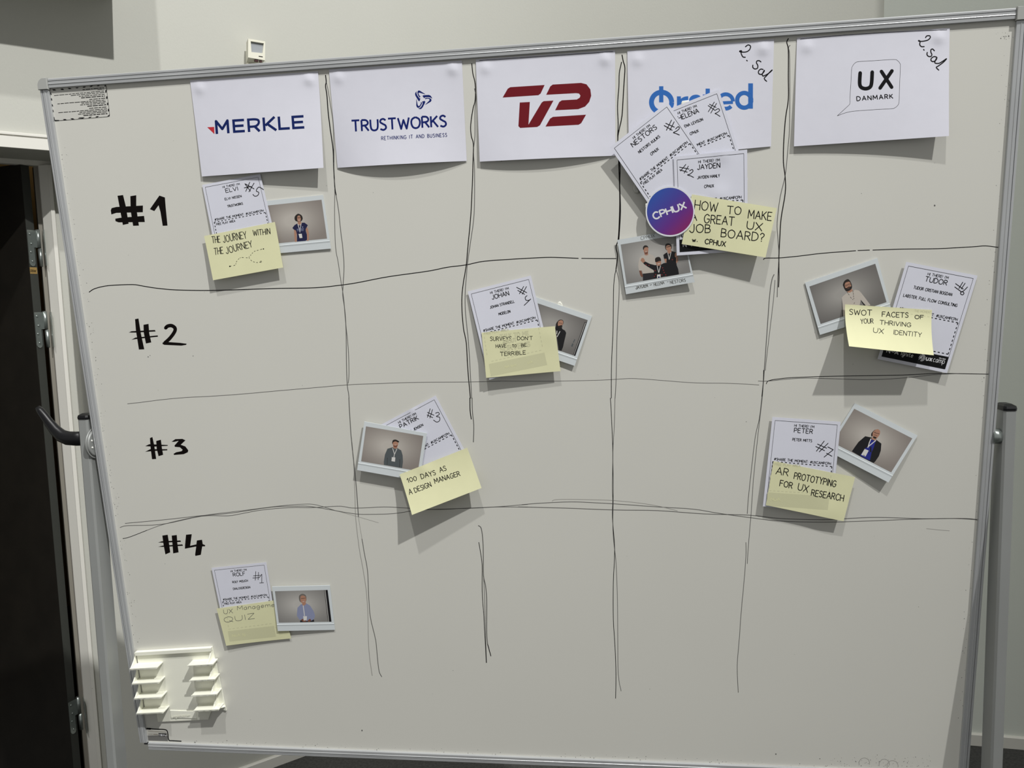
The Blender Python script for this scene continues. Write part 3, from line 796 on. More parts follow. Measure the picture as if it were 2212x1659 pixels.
def f(mb):
    x0, y0, x1, y1 = 213, 477, 825, 439; L = x1 - x0
    for ch, a, b, st in (('M', 219, 298, 'M'), ('E', 339, 412, [(0, 0, 0, 1), (0, .91, 1, .91), (0, .5, .92, .5), (0, .09, 1, .09)]),
                         ('R', 441, 520, None), ('K', 547, 633, [(0, 0, 0, 1), (.88, 1, .1, .4), (.25, .52, .95, 0)]), ('L', 652, 722, [(0, 0, 0, 1), (0, .09, 1, .09)]),
                         ('E', 747, 822, [(0, 0, 0, 1), (0, .91, 1, .91), (0, .5, .92, .5), (0, .09, 1, .09)])):
        yb = lambda x: y0 + (x - x0) / L * (y1 - y0)
        P = lambda u, v: (a + (b - a) * u - 7 * (0.5 - v) * -1 - 3.5, yb(a + (b - a) * u) - 93 * v)
        if ch == 'M': stroke(mb, s1, VA(P(0, 0), P(0, .95), P(.5, .34), P(1, .95), P(1, 0)), 5.4, caps=False)
        elif ch == 'R':
            stroke(mb, s1, VA(P(0, 0), P(0, 1)), 5.4, caps=False)
            stroke(mb, s1, VA(*smooth([P(0, .91), P(.55, .91), P(.86, .83), P(.88, .6), P(.6, .4), P(0, .38)], 5)), 5.0, caps=False)
            stroke(mb, s1, VA(P(.5, .4), P(.92, 0)), 5.4, caps=False)
        else:
            for q in st: stroke(mb, s1, VA(P(q[0], q[1]), P(q[2], q[3])), 5.4, caps=False)


letters(o, 'printed_wordmark', NAVY, f)
letters(o, 'printed_triangle', REDP, lambda mb: poly(mb, s1, VA((152, 430), (200, 428), (202, 478))))

# 2: blue wordmark with a looped trefoil
s2 = Sheet([VB((35, 168)), VB((998, 103)), VB((1033, 830)), VB((98, 880))], (1, 1, 1.5, 1.5), 8.5, 1, DT)
o = sheet_obj(s2, 'paper_sheet', 'white paper sheet printed with a blue trefoil knot above thin blue capitals', 'paper', PAPER, nu=44, nv=30)
letters(o, 'printed_wordmark', NAVY2, lambda mb: text(mb, s2, 'TRUSTWORKS', VB((203, 618)), VB((886, 580)), 23.8, 4.0, track=.2, caps=False))
letters(o, 'printed_tagline', NAVY2, lambda mb: text(mb, s2, 'RETHINKING IT AND BUSINESS', VB((416, 679)), VB((890, 654)), 7.6, 1.15, track=.36, caps=False))


def f(mb):
    V = View(880, 185, 27.657)
    for p in ([(575, 320), (500, 390), (455, 480), (475, 590), (650, 890), (705, 935), (745, 900), (780, 755), (735, 765), (600, 590), (550, 470), (545, 380)],
              [(600, 380), (640, 300), (700, 285), (780, 320), (1060, 500), (1050, 520), (800, 440), (700, 415), (665, 450), (690, 540), (760, 640), (795, 625), (740, 715), (650, 600), (605, 490)],
              [(900, 620), (940, 580), (1100, 560), (1300, 555), (1400, 610), (1460, 700), (1480, 790), (1400, 720), (1280, 690), (1080, 690), (1035, 715), (1020, 765)],
              [(1055, 755), (1085, 730), (1250, 730), (1360, 755), (1430, 810), (1445, 880), (1400, 960), (1060, 1155), (1075, 1125), (1290, 910), (1330, 860), (1310, 800), (1240, 780), (1120, 785), (1095, 830)],
              [(870, 950), (1040, 910), (1070, 960), (1050, 1040), (920, 1290), (830, 1390), (740, 1405), (640, 1360), (740, 1340), (830, 1250), (915, 1080), (910, 1010)],
              [(780, 1000), (850, 995), (885, 1030), (870, 1080), (760, 1270), (690, 1320), (620, 1325), (560, 1270), (530, 1180), (535, 790), (560, 850), (610, 1130), (650, 1210), (700, 1220), (760, 1150), (810, 1060), (805, 1030)]):
        poly(mb, s2, V(*p))


letters(o, 'printed_emblem', NAVY2, f)

# 3: wine red television lettering
s3 = Sheet([VB((1098, 95)), VB((2107, 28)), VB((2110, 792)), VB((1127, 835))], (1, 1, 1.2, 5), 5.0, 1, DT)
o = sheet_obj(s3, 'paper_sheet', 'white paper sheet printed with large slanted dark red letters', 'paper', PAPER, nu=44, nv=30)


def f(mb):
    for p in ([(1293, 371), (1330, 307), (1348, 296), (1597, 280), (1568, 342), (1552, 354)],
              [(1417, 407), (1490, 403), (1480, 567), (1575, 408), (1590, 397), (1661, 393), (1563, 572), (1543, 584), (1420, 591), (1407, 578)],
              [(1608, 351), (1638, 290), (1656, 277), (1860, 265), (1900, 275), (1928, 312), (1934, 358), (1920, 402), (1890, 436), (1840, 455), (1673, 463), (1703, 403), (1722, 391), (1830, 385), (1851, 372), (1856, 356), (1846, 342), (1825, 339)],
              [(1603, 581), (1636, 524), (1657, 511), (1897, 495), (1862, 556), (1843, 568)]):
        poly(mb, s3, VB(*p))


letters(o, 'printed_wordmark', WINE, f)
letters(o, 'border_line', PRINT, lambda mb: stroke(mb, s3, VB((1125, 103), (2092, 38)), .9, .0004))

# 4: blue wordmark, partly covered
s4 = Sheet([VC((290, 262)), VC((1960, 130)), VC((1925, 1350)), (1358.9, 344.8)], (1, 1, 1.5, 3), 3.0, 1, DT)
o = sheet_obj(s4, 'paper_sheet', 'white paper sheet with bright blue letters and handwriting, half covered by badges', 'paper', PAPER, nu=44, nv=30)


def arc(cx, cy, rx, ry, a0, a1, n=28):
    return [(cx + rx * math.cos(math.radians(a0 + (a1 - a0) * i / n)), cy - ry * math.sin(math.radians(a0 + (a1 - a0) * i / n))) for i in range(n + 1)]


def f(mb):
    stroke(mb, s4, VC(*arc(680, 848, 115, 115, 0, 360, 40)), 10.6, caps=False)
    stroke(mb, s4, VC((676, 665), (676, 848)), 9.2, caps=False)
    stroke(mb, s4, VC((877, 780), (877, 985)), 8.6, caps=False)
    stroke(mb, s4, VC(*arc(975, 900, 96, 98, 165, 85, 10)), 8.6, caps=False)
    stroke(mb, s4, VC(*smooth([(1125, 815), (1090, 785), (1040, 790), (1015, 825), (1060, 860), (1110, 880), (1125, 920), (1080, 950), (1010, 930)], 5)), 8.4, caps=False)
    stroke(mb, s4, VC((1205, 692), (1205, 900), (1225, 950), (1290, 945)), 9.2, caps=False)
    stroke(mb, s4, VC((1150, 780), (1290, 768)), 7.6, caps=False)
    stroke(mb, s4, VC(*arc(1410, 838, 82, 82, 0, 318, 32)), 8.2, caps=False)
    stroke(mb, s4, VC((1335, 856), (1492, 848)), 6.8, caps=False)
    stroke(mb, s4, VC(*arc(1620, 825, 80, 84, 0, 360, 36)), 9.2, caps=False)
    stroke(mb, s4, VC((1693, 632), (1692, 920)), 10.2, caps=False)


letters(o, 'printed_wordmark', BLUEP, f)


def f(mb):
    for p in ([(1635, 215), (1665, 195), (1692, 210), (1680, 250), (1640, 275), (1580, 275), (1568, 265), (1590, 262), (1585, 290), (1605, 330), (1632, 335)], [(1648, 370), (1655, 376)],
              [(1810, 388), (1790, 374), (1765, 378), (1760, 400), (1775, 430), (1770, 460), (1740, 468), (1718, 450), (1718, 425)],
              [(1835, 475), (1810, 470), (1785, 490), (1785, 520), (1815, 530), (1845, 500), (1848, 485), (1825, 530), (1835, 550)],
              [(1835, 550), (1880, 530), (1920, 500), (1938, 480), (1915, 500), (1870, 550), (1850, 570), (1855, 590), (1875, 608)]):
        stroke(mb, s4, smooth(VC(*p), 5), 2.3, .00011)


letters(o, 'handwritten_note', INK, f)

# 5: speech bubble with thick rounded letters
s5 = Sheet([VE((120, 228)), VE((1945, 112)), VE((1935, 1403)), VE((83, 1527))], (1, 1, 16.5, 5.5), -2.0, 1.3, DT)
o = sheet_obj(s5, 'paper_sheet', 'white paper sheet with an outlined speech bubble around thick black letters', 'paper', PAPER, nu=44, nv=30)


def f(mb):
    stroke(mb, s5, VE(*smooth([(874, 650), (868, 770), (885, 820), (938, 838), (990, 820), (1010, 770), (1018, 640)], 6)), 8.0)
    stroke(mb, s5, VE((1128, 632), (1250, 820)), 7.8); stroke(mb, s5, VE((1254, 625), (1112, 830)), 7.8)
    text(mb, s5, 'DANMARK', VE((835, 984)), VE((1266, 954)), 9.4, 1.9, track=.36, caps=False)


letters(o, 'printed_wordmark', PRINT, f)


def f(mb):
    stroke(mb, s5, VE((600, 1163), (738, 1036)), .75)
    stroke(mb, s5, VE(*smooth([(738, 1036), (752, 1012), (753, 940), (763, 770), (772, 610), (785, 565), (815, 530), (860, 515), (1060, 502), (1275, 490), (1320, 503), (1348, 535), (1354, 575), (1346, 780), (1338, 990), (1320, 1040), (1285, 1068), (1245, 1077), (1050, 1088), (850, 1102), (760, 1112), (680, 1132), (600, 1163)], 5)), .75)
    stroke(mb, s5, VE((160, 244), (700, 196), (1200, 165), (1600, 146), (1912, 133)), .9, .0004)


letters(o, 'bubble_outline', PRINT, f)


def f(mb):
    for p in ([(1655, 228), (1670, 208), (1705, 207), (1710, 230), (1680, 258), (1620, 272), (1575, 270), (1575, 262), (1590, 275), (1585, 310), (1605, 335), (1638, 335)], [(1632, 370), (1638, 378)],
              [(1760, 385), (1740, 365), (1720, 372), (1718, 400), (1730, 430), (1720, 452), (1690, 452), (1672, 430), (1675, 405)],
              [(1785, 460), (1755, 455), (1725, 475), (1720, 500), (1745, 515), (1780, 495), (1790, 465), (1765, 520), (1775, 535)],
              [(1775, 535), (1815, 535), (1860, 510), (1905, 480), (1870, 520), (1810, 565), (1785, 580), (1790, 595), (1812, 615)]):
        stroke(mb, s5, smooth(VE(*p), 5), 2.4, .00011)


letters(o, 'handwritten_note', INK, f)


# ---- name badges
def badge(corners, h, label, name, full, firm, hash_strokes, V, bm=0, dents=(), nf=None, group=None, nw=None, hw_=1.5, company_u=None):
    sh = Sheet(corners, h, bm, 1, dents)
    o = sheet_obj(sh, 'name_badge', label, 'badge', CARD, nu=26, nv=30)
    asp = 1.36; U = UVSurf(sh, asp); c = lambda s: (lambda x, y: (x, y * asp))
    Y = lambda v: v * 100 * asp
    kk = 100.0 / 150.0

    def cent(mb, s, u0, u1, v, cap, wd): text(mb, U, s, (u0 * 100, Y(v)), (u1 * 100, Y(v)), cap, wd, caps=False, track=.2)

    def f(mb):
        cent(mb, 'HI THERE! I\'M', .335, .625, .088, 3.6, .62)
        wn = nw or len(name) * .052; cent(mb, name, .475 - wn / 2, .475 + wn / 2, .150, 6.6, 1.0)
        wf = len(full) * .0258; cent(mb, full, .46 - wf / 2 + .01, .46 + wf / 2 + .01, .242, 3.9, .72)
        if firm: wc = len(firm) * .0262; cent(mb, firm, .475 - wc / 2, .475 + wc / 2, .337, 3.9, .72)
        cent(mb, '#SHARE THE MOMENT: #UXCAMPCPH', .09, .915, .472, 3.7, .66)
        cent(mb, 'FREE PLAY AREA', .10, .42, .533, 3.6, .62)

    letters(o, 'printed_text', PRINT, f)

    def f(mb):
        for a, b in (((4.5, Y(.035)), (95.5, Y(.035))), ((95.5, Y(.035)), (95.5, Y(.965))), ((95.5, Y(.965)), (4.5, Y(.965))), ((4.5, Y(.965)), (4.5, Y(.035)))): stroke(mb, U, [a, b], .42, .0002, caps=False)

    letters(o, 'printed_border', PRINT, f)

    def f(mb):
        x0, x1, y0, y1 = 7.5, 93.5, Y(.488), Y(.812)
        for a, b in (((x0, y0), (x1, y0)), ((x1, y0), (x1, y1)), ((x1, y1), (x0, y1)), ((x0, y1), (x0, y0))):
            L = math.dist(a, b); n = int(L / 5.9)
            for k in range(n + 1):
                t0 = k / (n + .5); t1 = t0 + .5 / (n + .5)
                stroke(mb, U, [(a[0] + (b[0] - a[0]) * t, a[1] + (b[1] - a[1]) * t) for t in (t0, t1)], 1.25, caps=False)

    letters(o, 'dashed_box', PRINT, f)
    letters(o, 'printed_footer', FOOTER, lambda mb: poly(mb, U, [(4.5, Y(.838)), (95.5, Y(.838)), (95.5, Y(.965)), (4.5, Y(.965))], .00007, 0, 14))

    def f(mb):
        text(mb, U, 'N', (9.5, Y(.915)), (14, Y(.915)), 5, 1.25, .00013, caps=False); text(mb, U, 'o', (16, Y(.900)), (20, Y(.900)), 5, .95, .00013, caps=False); text(mb, U, 'A', (21, Y(.915)), (26, Y(.915)), 5, 1.25, .00013, caps=False)
        text(mb, U, 'Ignite', (30, Y(.915)), (47, Y(.915)), 6, .7, .00013, caps=False)
        text(mb, U, 'ux', (66, Y(.915)), (74, Y(.915)), 7.2, 1.2, .00013, caps=False); text(mb, U, 'camp', (76, Y(.915)), (92, Y(.915)), 7.2, .6, .00013, caps=False)
        text(mb, U, 'CPH 2023', (83, Y(.872)), (92, Y(.872)), 1.3, .35, .00013, caps=False)
        cx, cy = 59.5, Y(.898)
        for r in (4.6, 3.2, 1.8): stroke(mb, U, arc(cx, cy, r, r, -100, 110, 14), .5, .00013, caps=False)
        for a in (130, 160, 190, 220): stroke(mb, U, [(cx, cy), (cx + 4.6 * math.cos(math.radians(a)), cy - 4.6 * math.sin(math.radians(a)))], .45, .00013, caps=False)

    letters(o, 'footer_lettering', WHITEP, f)

    def f(mb):
        for p, sm in hash_strokes: stroke(mb, sh, smooth(V(*p), 5) if sm else V(*p), hw_, .00013)

    if hash_strokes: letters(o, 'handwritten_number', INK, f)
    return sh, o


badge([VA((117, 828)), VA((517, 752)), (601.8, 542.1), (470.5, 566.8)], (2.2, 3.2, 7, 6.5), 'white name badge numbered 5 on the left side of the board, above a yellow note', 'ELVI', 'ELVI NISSEN', 'TRUSTWORKS',
      [([(412, 820), (450, 870)], 0), ([(445, 810), (418, 872)], 0), ([(475, 815), (440, 875)], 0), ([(408, 848), (455, 838)], 0), ([(418, 822), (475, 855)], 0), ([(540, 860), (508, 843), (490, 868), (508, 880), (500, 900), (480, 905), (467, 893)], 1)], VA, nw=.21)
badge([VC((596, 992)), VC((1330, 700)), (1616.1, 387.9), (1476.8, 443.3)], (5, 5, 9, 9), 'white name badge lying behind two other badges, straight over the bright blue letters', 'HELENA', 'HELENA LEVISON', 'CPHUX',
      [([(1280, 845), (1212, 955)], 0), ([(1305, 860), (1240, 970)], 0), ([(1210, 885), (1290, 940)], 0), ([(1225, 870), (1300, 905)], 0), ([(1295, 935), (1325, 920), (1340, 940), (1310, 965), (1288, 975), (1310, 985), (1345, 1008)], 1)], VC)
badge([VC((92, 1360)), VC((748, 845)), (1557.5, 389.8), (1433, 487.6)], (14, 8.5, 11, 11.5), 'white name badge turned to the left with its corner over the red lettered sheet', 'NESTORS', 'NESTORS KULIKS', 'CPHUX',
      [([(793, 1050), (735, 1165)], 0), ([(823, 1070), (775, 1165)], 0), ([(710, 1112), (800, 1165)], 0), ([(728, 1087), (825, 1130)], 0), ([(840, 1150), (870, 1125), (882, 1145), (850, 1175), (815, 1192), (850, 1205), (882, 1220)], 1)], VC, nw=.42, hw_=1.7)
badge([VD((758, 90)), VD((1532, 15)), (1615.6, 541.8), VD((790, 1132))], (13, 12, 13.5, 13), 'white name badge numbered 2 at its left edge, half under a large yellow note', 'JAYDEN', 'JAYDEN HANLY', 'CPHUX',
      [([(885, 172), (830, 240)], 0), ([(912, 190), (868, 262)], 0), ([(820, 200), (918, 220)], 0), ([(822, 228), (900, 252)], 0), ([(925, 238), (952, 225), (960, 245), (925, 275), (903, 282), (935, 292), (967, 308)], 1)], VD, nw=.31, hw_=1.6,
      dents=((.66, .02, .0015, .012), (.62, .42, .0012, .014)))
badge([VJ((125, 305)), VJ((963, 93)), (1192.8, 785.7), (1057, 820)], (3.2, 4.2, 9.5, 12), 'white name badge numbered 4 in the middle column, above the see-through yellow note', 'JOHAN', 'JOHAN STRANDELL', 'MODELON',
      [([(868, 238), (812, 335)], 0), ([(905, 240), (850, 340)], 0), ([(775, 250), (908, 320)], 0), ([(790, 290), (880, 342)], 0), ([(912, 360), (888, 385), (900, 420), (935, 422), (962, 405)], 1), ([(955, 410), (915, 450), (875, 488)], 1)], VJ, nw=.27)
badge([VT((1160, 125)), VT((1912, 270)), VT((1590, 1298)), VT((857, 1150))], (5, 3, 9, 8), 'white name badge numbered 6 tilted to the right at the right edge of the board', 'TUDOR', 'TUDOR CRISTIAN BOGDAN', 'LABSTER, FULL FLOW CONSULTING',
      [([(1755, 340), (1715, 405)], 0), ([(1780, 350), (1740, 410)], 0), ([(1680, 355), (1760, 412)], 0), ([(1672, 390), (1740, 440)], 0), ([(1805, 390), (1765, 430), (1735, 445), (1735, 465), (1755, 472), (1768, 455), (1750, 438), (1735, 448)], 1)], VT, nw=.31, hw_=1.7)
badge([(811.2, 923.6), VP((1035, 83)), (1028, 1018), (898.3, 1087)], (3, 3, 8, 8), 'white name badge numbered 3 partly behind an instant photo of a man in a cap', 'PATRIK', 'PATRIK JENSEN', '',
      [([(968, 245), (935, 350)], 0), ([(997, 255), (965, 360)], 0), ([(935, 290), (1015, 325)], 0), ([(930, 322), (1000, 355)], 0), ([(1035, 300), (1068, 290), (1080, 315), (1045, 340), (1083, 350), (1085, 390), (1050, 410), (1010, 385)], 1)], VP, nw=.30, hw_=1.4, dents=((.6, .03, .0012, .008),))
badge([VR((220, 290)), VR((1065, 350)), (1796.9, 1108.7), VR((103, 1395))], (4, 6, 10, 10), 'white name badge numbered 7 standing upright in the right column', 'PETER', 'PETER MITTS', '',
      [([(860, 588), (765, 712)], 0), ([(908, 615), (800, 720)], 0), ([(778, 625), (890, 675)], 0), ([(757, 655), (865, 705)], 0), ([(905, 660), (972, 695), (915, 740), (860, 785)], 0), ([(890, 738), (955, 775)], 0)], VR, nw=.27, hw_=1.6)
badge([VQ((185, 185)), VQ((1003, 100)), (600, 1364.9), (488.6, 1377.2)], (3.5, 2.5, 3, 5), 'white name badge numbered 1 near the bottom left of the board', 'ROLF', 'ROLF MOLICH', 'DIALOGDESIGN',
      [([(848, 238), (840, 368)], 0), ([(888, 250), (882, 362)], 0), ([(812, 303), (912, 295)], 0), ([(803, 335), (905, 328)], 0), ([(905, 320), (937, 278), (937, 408)], 0), ([(905, 410), (965, 405)], 0)], VQ, nw=.22, hw_=1.1)


# ---- instant photographs
def pmat(name, c0, c1):
    """photo backdrop: a print whose tone falls off towards its edges, as printed"""
    m = mat(name, c0, .35)
    nt = m.node_tree; b = nt.nodes['Principled BSDF']
    uv = nt.nodes.new('ShaderNodeUVMap'); mp = nt.nodes.new('ShaderNodeMapping'); mp.inputs['Location'].default_value = (-.45, -.45, 0)
    gr = nt.nodes.new('ShaderNodeTexGradient'); gr.gradient_type = 'QUADRATIC_SPHERE'; r = nt.nodes.new('ShaderNodeValToRGB')
    mp.inputs['Scale'].default_value = (1, 1, 1)
    nt.links.new(uv.outputs[0], mp.inputs[0]); nt.links.new(mp.outputs[0], gr.inputs[0]); nt.links.new(gr.outputs['Fac'], r.inputs[0])
    r.color_ramp.elements[0].color = [lin(v) for v in c1] + [1]; r.color_ramp.elements[1].color = [lin(v) for v in c0] + [1]
    r.color_ramp.elements[0].position = .12; r.color_ramp.elements[1].position = .75
    nt.links.new(r.outputs[0], b.inputs['Base Color'])
    return m


PB = {'warm': pmat('warm_backdrop_print', (186, 180, 172), (138, 130, 124)), 'grey': pmat('grey_backdrop_print', (160, 157, 152), (110, 107, 104)), 'pale': pmat('pale_backdrop_print', (182, 179, 174), (132, 130, 127))}
SKIN = mat('skin_print', (172, 128, 106), .4); SKIN2 = mat('shaded_skin_print', (120, 78, 62), .4); HAIR = mat('dark_hair_print', (38, 32, 28), .4); GREYH = mat('grey_hair_print', (110, 104, 98), .4)
CLB = mat('black_cloth_print', (22, 21, 24), .4); CLN = mat('navy_cloth_print', (24, 26, 66), .4); CLW = mat('cream_cloth_print', (190, 182, 172), .4); CLG = mat('grey_cloth_print', (82, 88, 90), .4)
CLR = mat('royal_cloth_print', (34, 42, 132), .4); CLS = mat('pale_blue_cloth_print', (136, 142, 170), .4); CLD = mat('dark_denim_print', (40, 38, 42), .4); RED = mat('dark_red_print', (120, 40, 44), .4); GRW = mat('off_white_print', (214, 212, 208), .4)


def photo(corners, h, label, img, tone, V, shapes, t=.0010, back=None, writing=None):
    sh = Sheet(corners, h)
    o = sheet_obj(sh, 'instant_photo', label, 'photo', POLA, t, 10, 8)
    nu, nv = 8, 6; ca = [sh.uv(*p) for p in img]
    mb = MB(); vs = []
    for j in range(nv + 1):
        for i in range(nu + 1):
            a, b = i / nu, j / nv
            u = (ca[0][0] * (1 - a) + ca[1][0] * a) * (1 - b) + (ca[3][0] * (1 - a) + ca[2][0] * a) * b
            v = (ca[0][1] * (1 - a) + ca[1][1] * a) * (1 - b) + (ca[3][1] * (1 - a) + ca[2][1] * a) * b
            vs.append(sh.S(u, v, .00006)); mb.uv.append((a, b))
    mb.add(vs, [(j * (nu + 1) + i, (j + 1) * (nu + 1) + i, (j + 1) * (nu + 1) + i + 1, j * (nu + 1) + i + 1) for j in range(nv) for i in range(nu)])
    mb.build('photo_print', PB[tone], o, recalc=False)
    ms_ = []; mb = MB(); e = .00008
    for kind, m_, p, *ex in shapes:
        if m_ not in ms_: ms_.append(m_)
        e += .000004; k = ms_.index(m_)
        if kind == 'p': poly(mb, sh, V(*p), e, k)
        elif kind == 'c': poly(mb, sh, smooth(V(*(list(p) + [p[0]])), 4)[:-1], e, k)
        else: stroke(mb, sh, V(*p), ex[0], e, k, caps=False)
    mb.build('printed_figure', ms_, o, recalc=False)
    # the pressed seam between picture and wide lower border
    a, b = sh.uv(*img[3]); c, d = sh.uv(*img[2])
    mb = MB(); mb.add([sh.S(0.0, b + .035, .00005), sh.S(1.0, d + .035, .00005), sh.S(1.0, d + .075, .00005), sh.S(0.0, b + .075, .00005), sh.S(0, b + .045, .00045), sh.S(1, d + .045, .00045)], [(0, 1, 5, 4), (4, 5, 2, 3)])
    mb.build('border_seam', POLA, o, recalc=False)
    if writing: letters(o, 'pen_writing', PENG, lambda mb: writing(mb, sh))
    return sh, o


V = View(600, 440, 16.59)
photo([(557.3, 435.8), VA((950, 897)), VA((1005, 1267)), (574.5, 549.6)], (1.3, 1.6, 2.5, 2.2), 'instant photo of a curly haired woman in a navy shirt', [(571.7, 444.6), (694.6, 431.4), (706.5, 515.4), (584.9, 527)], 'warm', V,
      [('p', SKIN, [(585, 935), (650, 960), (690, 1090), (670, 1130), (684, 1362), (615, 1370), (590, 1100)]), ('p', SKIN, [(1045, 840), (1000, 920), (1040, 1060), (1060, 1280), (1005, 1305), (1050, 1330), (1110, 1325), (1120, 1080), (1080, 900)]),
       ('p', CLN, [(525, 870), (600, 770), (700, 710), (760, 780), (820, 770), (870, 680), (960, 680), (1080, 770), (1040, 840), (1000, 920), (1010, 1000), (1045, 1110), (1050, 1290), (1000, 1332), (690, 1358), (690, 1100), (650, 960), (580, 930)]),
       ('p', SKIN, [(720, 640), (830, 640), (850, 690), (800, 770), (710, 720)]), ('c', HAIR, [(640, 620), (605, 560), (605, 480), (640, 420), (700, 370), (750, 360), (820, 390), (870, 440), (895, 520), (885, 570), (850, 620), (760, 655), (700, 640)]),
       ('c', SKIN, [(695, 500), (720, 435), (790, 430), (818, 500), (828, 575), (800, 635), (745, 642), (705, 600)]), ('s', HAIR, [(705, 505), (812, 490)], 1.0), ('s', GRW, [(740, 590), (785, 583)], .7), ('s', SKIN2, [(762, 505), (758, 550)], .7),
       ('s', GRW, [(715, 720), (792, 960), (797, 1025)], 1.3), ('s', GRW, [(838, 710), (797, 960)], 1.3), ('p', GRW, [(745, 1085), (860, 1075), (885, 1225), (785, 1235)]), ('s', CLS, [(685, 920), (935, 905)], 1.6), ('s', CLS, [(690, 970), (930, 960)], 1.0), ('c', CLS, [(865, 840), (890, 812), (915, 840), (890, 865)])])
V = View(1340, 500, 11.847)


def wr_(mb, sh):
    text(mb, sh, 'CPHUX', VD((413, 968)), VD((560, 935)), 7, .8)
    text(mb, sh, 'JAYDEN', VD((360, 1487)), VD((485, 1460)), 7.5, 1.3); text(mb, sh, '-', VD((515, 1458)), VD((530, 1452)), 7, 1.2); text(mb, sh, 'HELENA', VD((552, 1455)), VD((660, 1430)), 7, .9)
    text(mb, sh, '-', VD((692, 1425)), VD((708, 1420)), 7, .8); text(mb, sh, 'NESTORS', VD((722, 1430)), VD((885, 1405)), 6.5, .9)


photo([VD((162, 968)), (1473.8, 493.8), VD((980, 1412)), VD((255, 1540))], (5, 10.5, 8, 5), 'instant photo of three people together, names written below', [(1340.8, 528.3), (1476.5, 505.5), (1491.9, 588.6), (1353.5, 613.5)], 'pale', V,
      [('p', CLD, [(570, 1080), (860, 1040), (940, 1030), (940, 1200), (580, 1262)]), ('p', CLW, [(465, 800), (490, 680), (560, 620), (640, 600), (720, 575), (830, 600), (880, 660), (930, 900), (930, 1040), (850, 1050), (580, 1080), (555, 1000), (480, 1000), (460, 900)]),
       ('p', SKIN2, [(480, 1000), (540, 1000), (580, 1150), (550, 1175), (510, 1120)]), ('c', SKIN, [(585, 440), (595, 400), (650, 380), (705, 400), (716, 450), (705, 540), (665, 580), (612, 545)]), ('p', SKIN, [(615, 560), (710, 550), (712, 600), (665, 615), (622, 600)]),
       ('c', HAIR, [(580, 450), (582, 400), (610, 365), (650, 355), (700, 375), (718, 425), (690, 402), (620, 415), (600, 470)]), ('c', SKIN2, [(612, 520), (640, 540), (700, 520), (703, 560), (660, 585), (625, 570)]), ('s', GRW, [(640, 518), (680, 510)], .8),
       ('p', CLB, [(1100, 600), (1150, 560), (1210, 530), (1310, 500), (1420, 530), (1440, 700), (1440, 860), (1480, 960), (1500, 1095), (1180, 1150), (1190, 800), (1120, 700)]), ('p', SKIN, [(1120, 700), (1185, 700), (1178, 800), (1150, 800)]), ('p', SKIN, [(1440, 625), (1475, 640), (1480, 760), (1430, 820), (1425, 700)]),
       ('p', SKIN, [(1210, 470), (1295, 470), (1312, 515), (1250, 575), (1205, 535)]), ('c', HAIR, [(1145, 400), (1160, 330), (1230, 303), (1300, 340), (1315, 400), (1300, 450), (1200, 480), (1160, 450)]), ('c', SKIN, [(1168, 430), (1178, 375), (1230, 350), (1290, 375), (1300, 430), (1280, 475), (1230, 488), (1185, 470)]),
       ('s', HAIR, [(1180, 402), (1290, 378)], 1.3), ('s', GRW, [(1212, 540), (1252, 720)], 1.2), ('s', GRW, [(1298, 525), (1256, 700)], 1.2),
       ('p', CLB, [(580, 790), (640, 770), (760, 830), (880, 860), (940, 862), (1040, 850), (1110, 810), (1200, 800), (1380, 670), (1420, 700), (1300, 850), (1190, 900), (1190, 1142), (860, 1198), (860, 1000), (820, 970), (700, 900), (600, 830)]),
       ('c', SKIN, [(520, 740), (550, 680), (600, 690), (630, 760), (580, 800)]), ('c', SKIN, [(1395, 640), (1400, 560), (1432, 545), (1435, 640), (1415, 665)]), ('c', SKIN, [(905, 770), (960, 755), (1035, 755), (1042, 830), (990, 880), (930, 855)]), ('s', GRW, [(955, 835), (1010, 822)], 1.3), ('s', SKIN2, [(925, 785), (1020, 768)], 1.0),
       ('c', HAIR, [(893, 770), (890, 700), (930, 660), (1000, 655), (1035, 700), (1040, 755), (1000, 755), (915, 785)]), ('s', GRW, [(940, 870), (980, 1050)], 1.3), ('s', GRW, [(1030, 870), (985, 1050)], 1.3), ('p', GRW, [(940, 1105), (1030, 1095), (1030, 1178), (940, 1194)]), ('c', NAVY, [(960, 1165), (985, 1145), (1008, 1160), (1000, 1180), (970, 1185)]),
       ] + [('c', RED, [(x - 18, y), (x, y - 16), (x + 20, y), (x, y + 18)]) for x, y in ((660, 850), (730, 870), (890, 1000), (1080, 930), (1120, 1050), (1160, 1110), (900, 1100), (1060, 1110), (1330, 720), (1100, 990), (870, 1150))],
      writing=wr_)
V = View(1180, 660, 11.85)
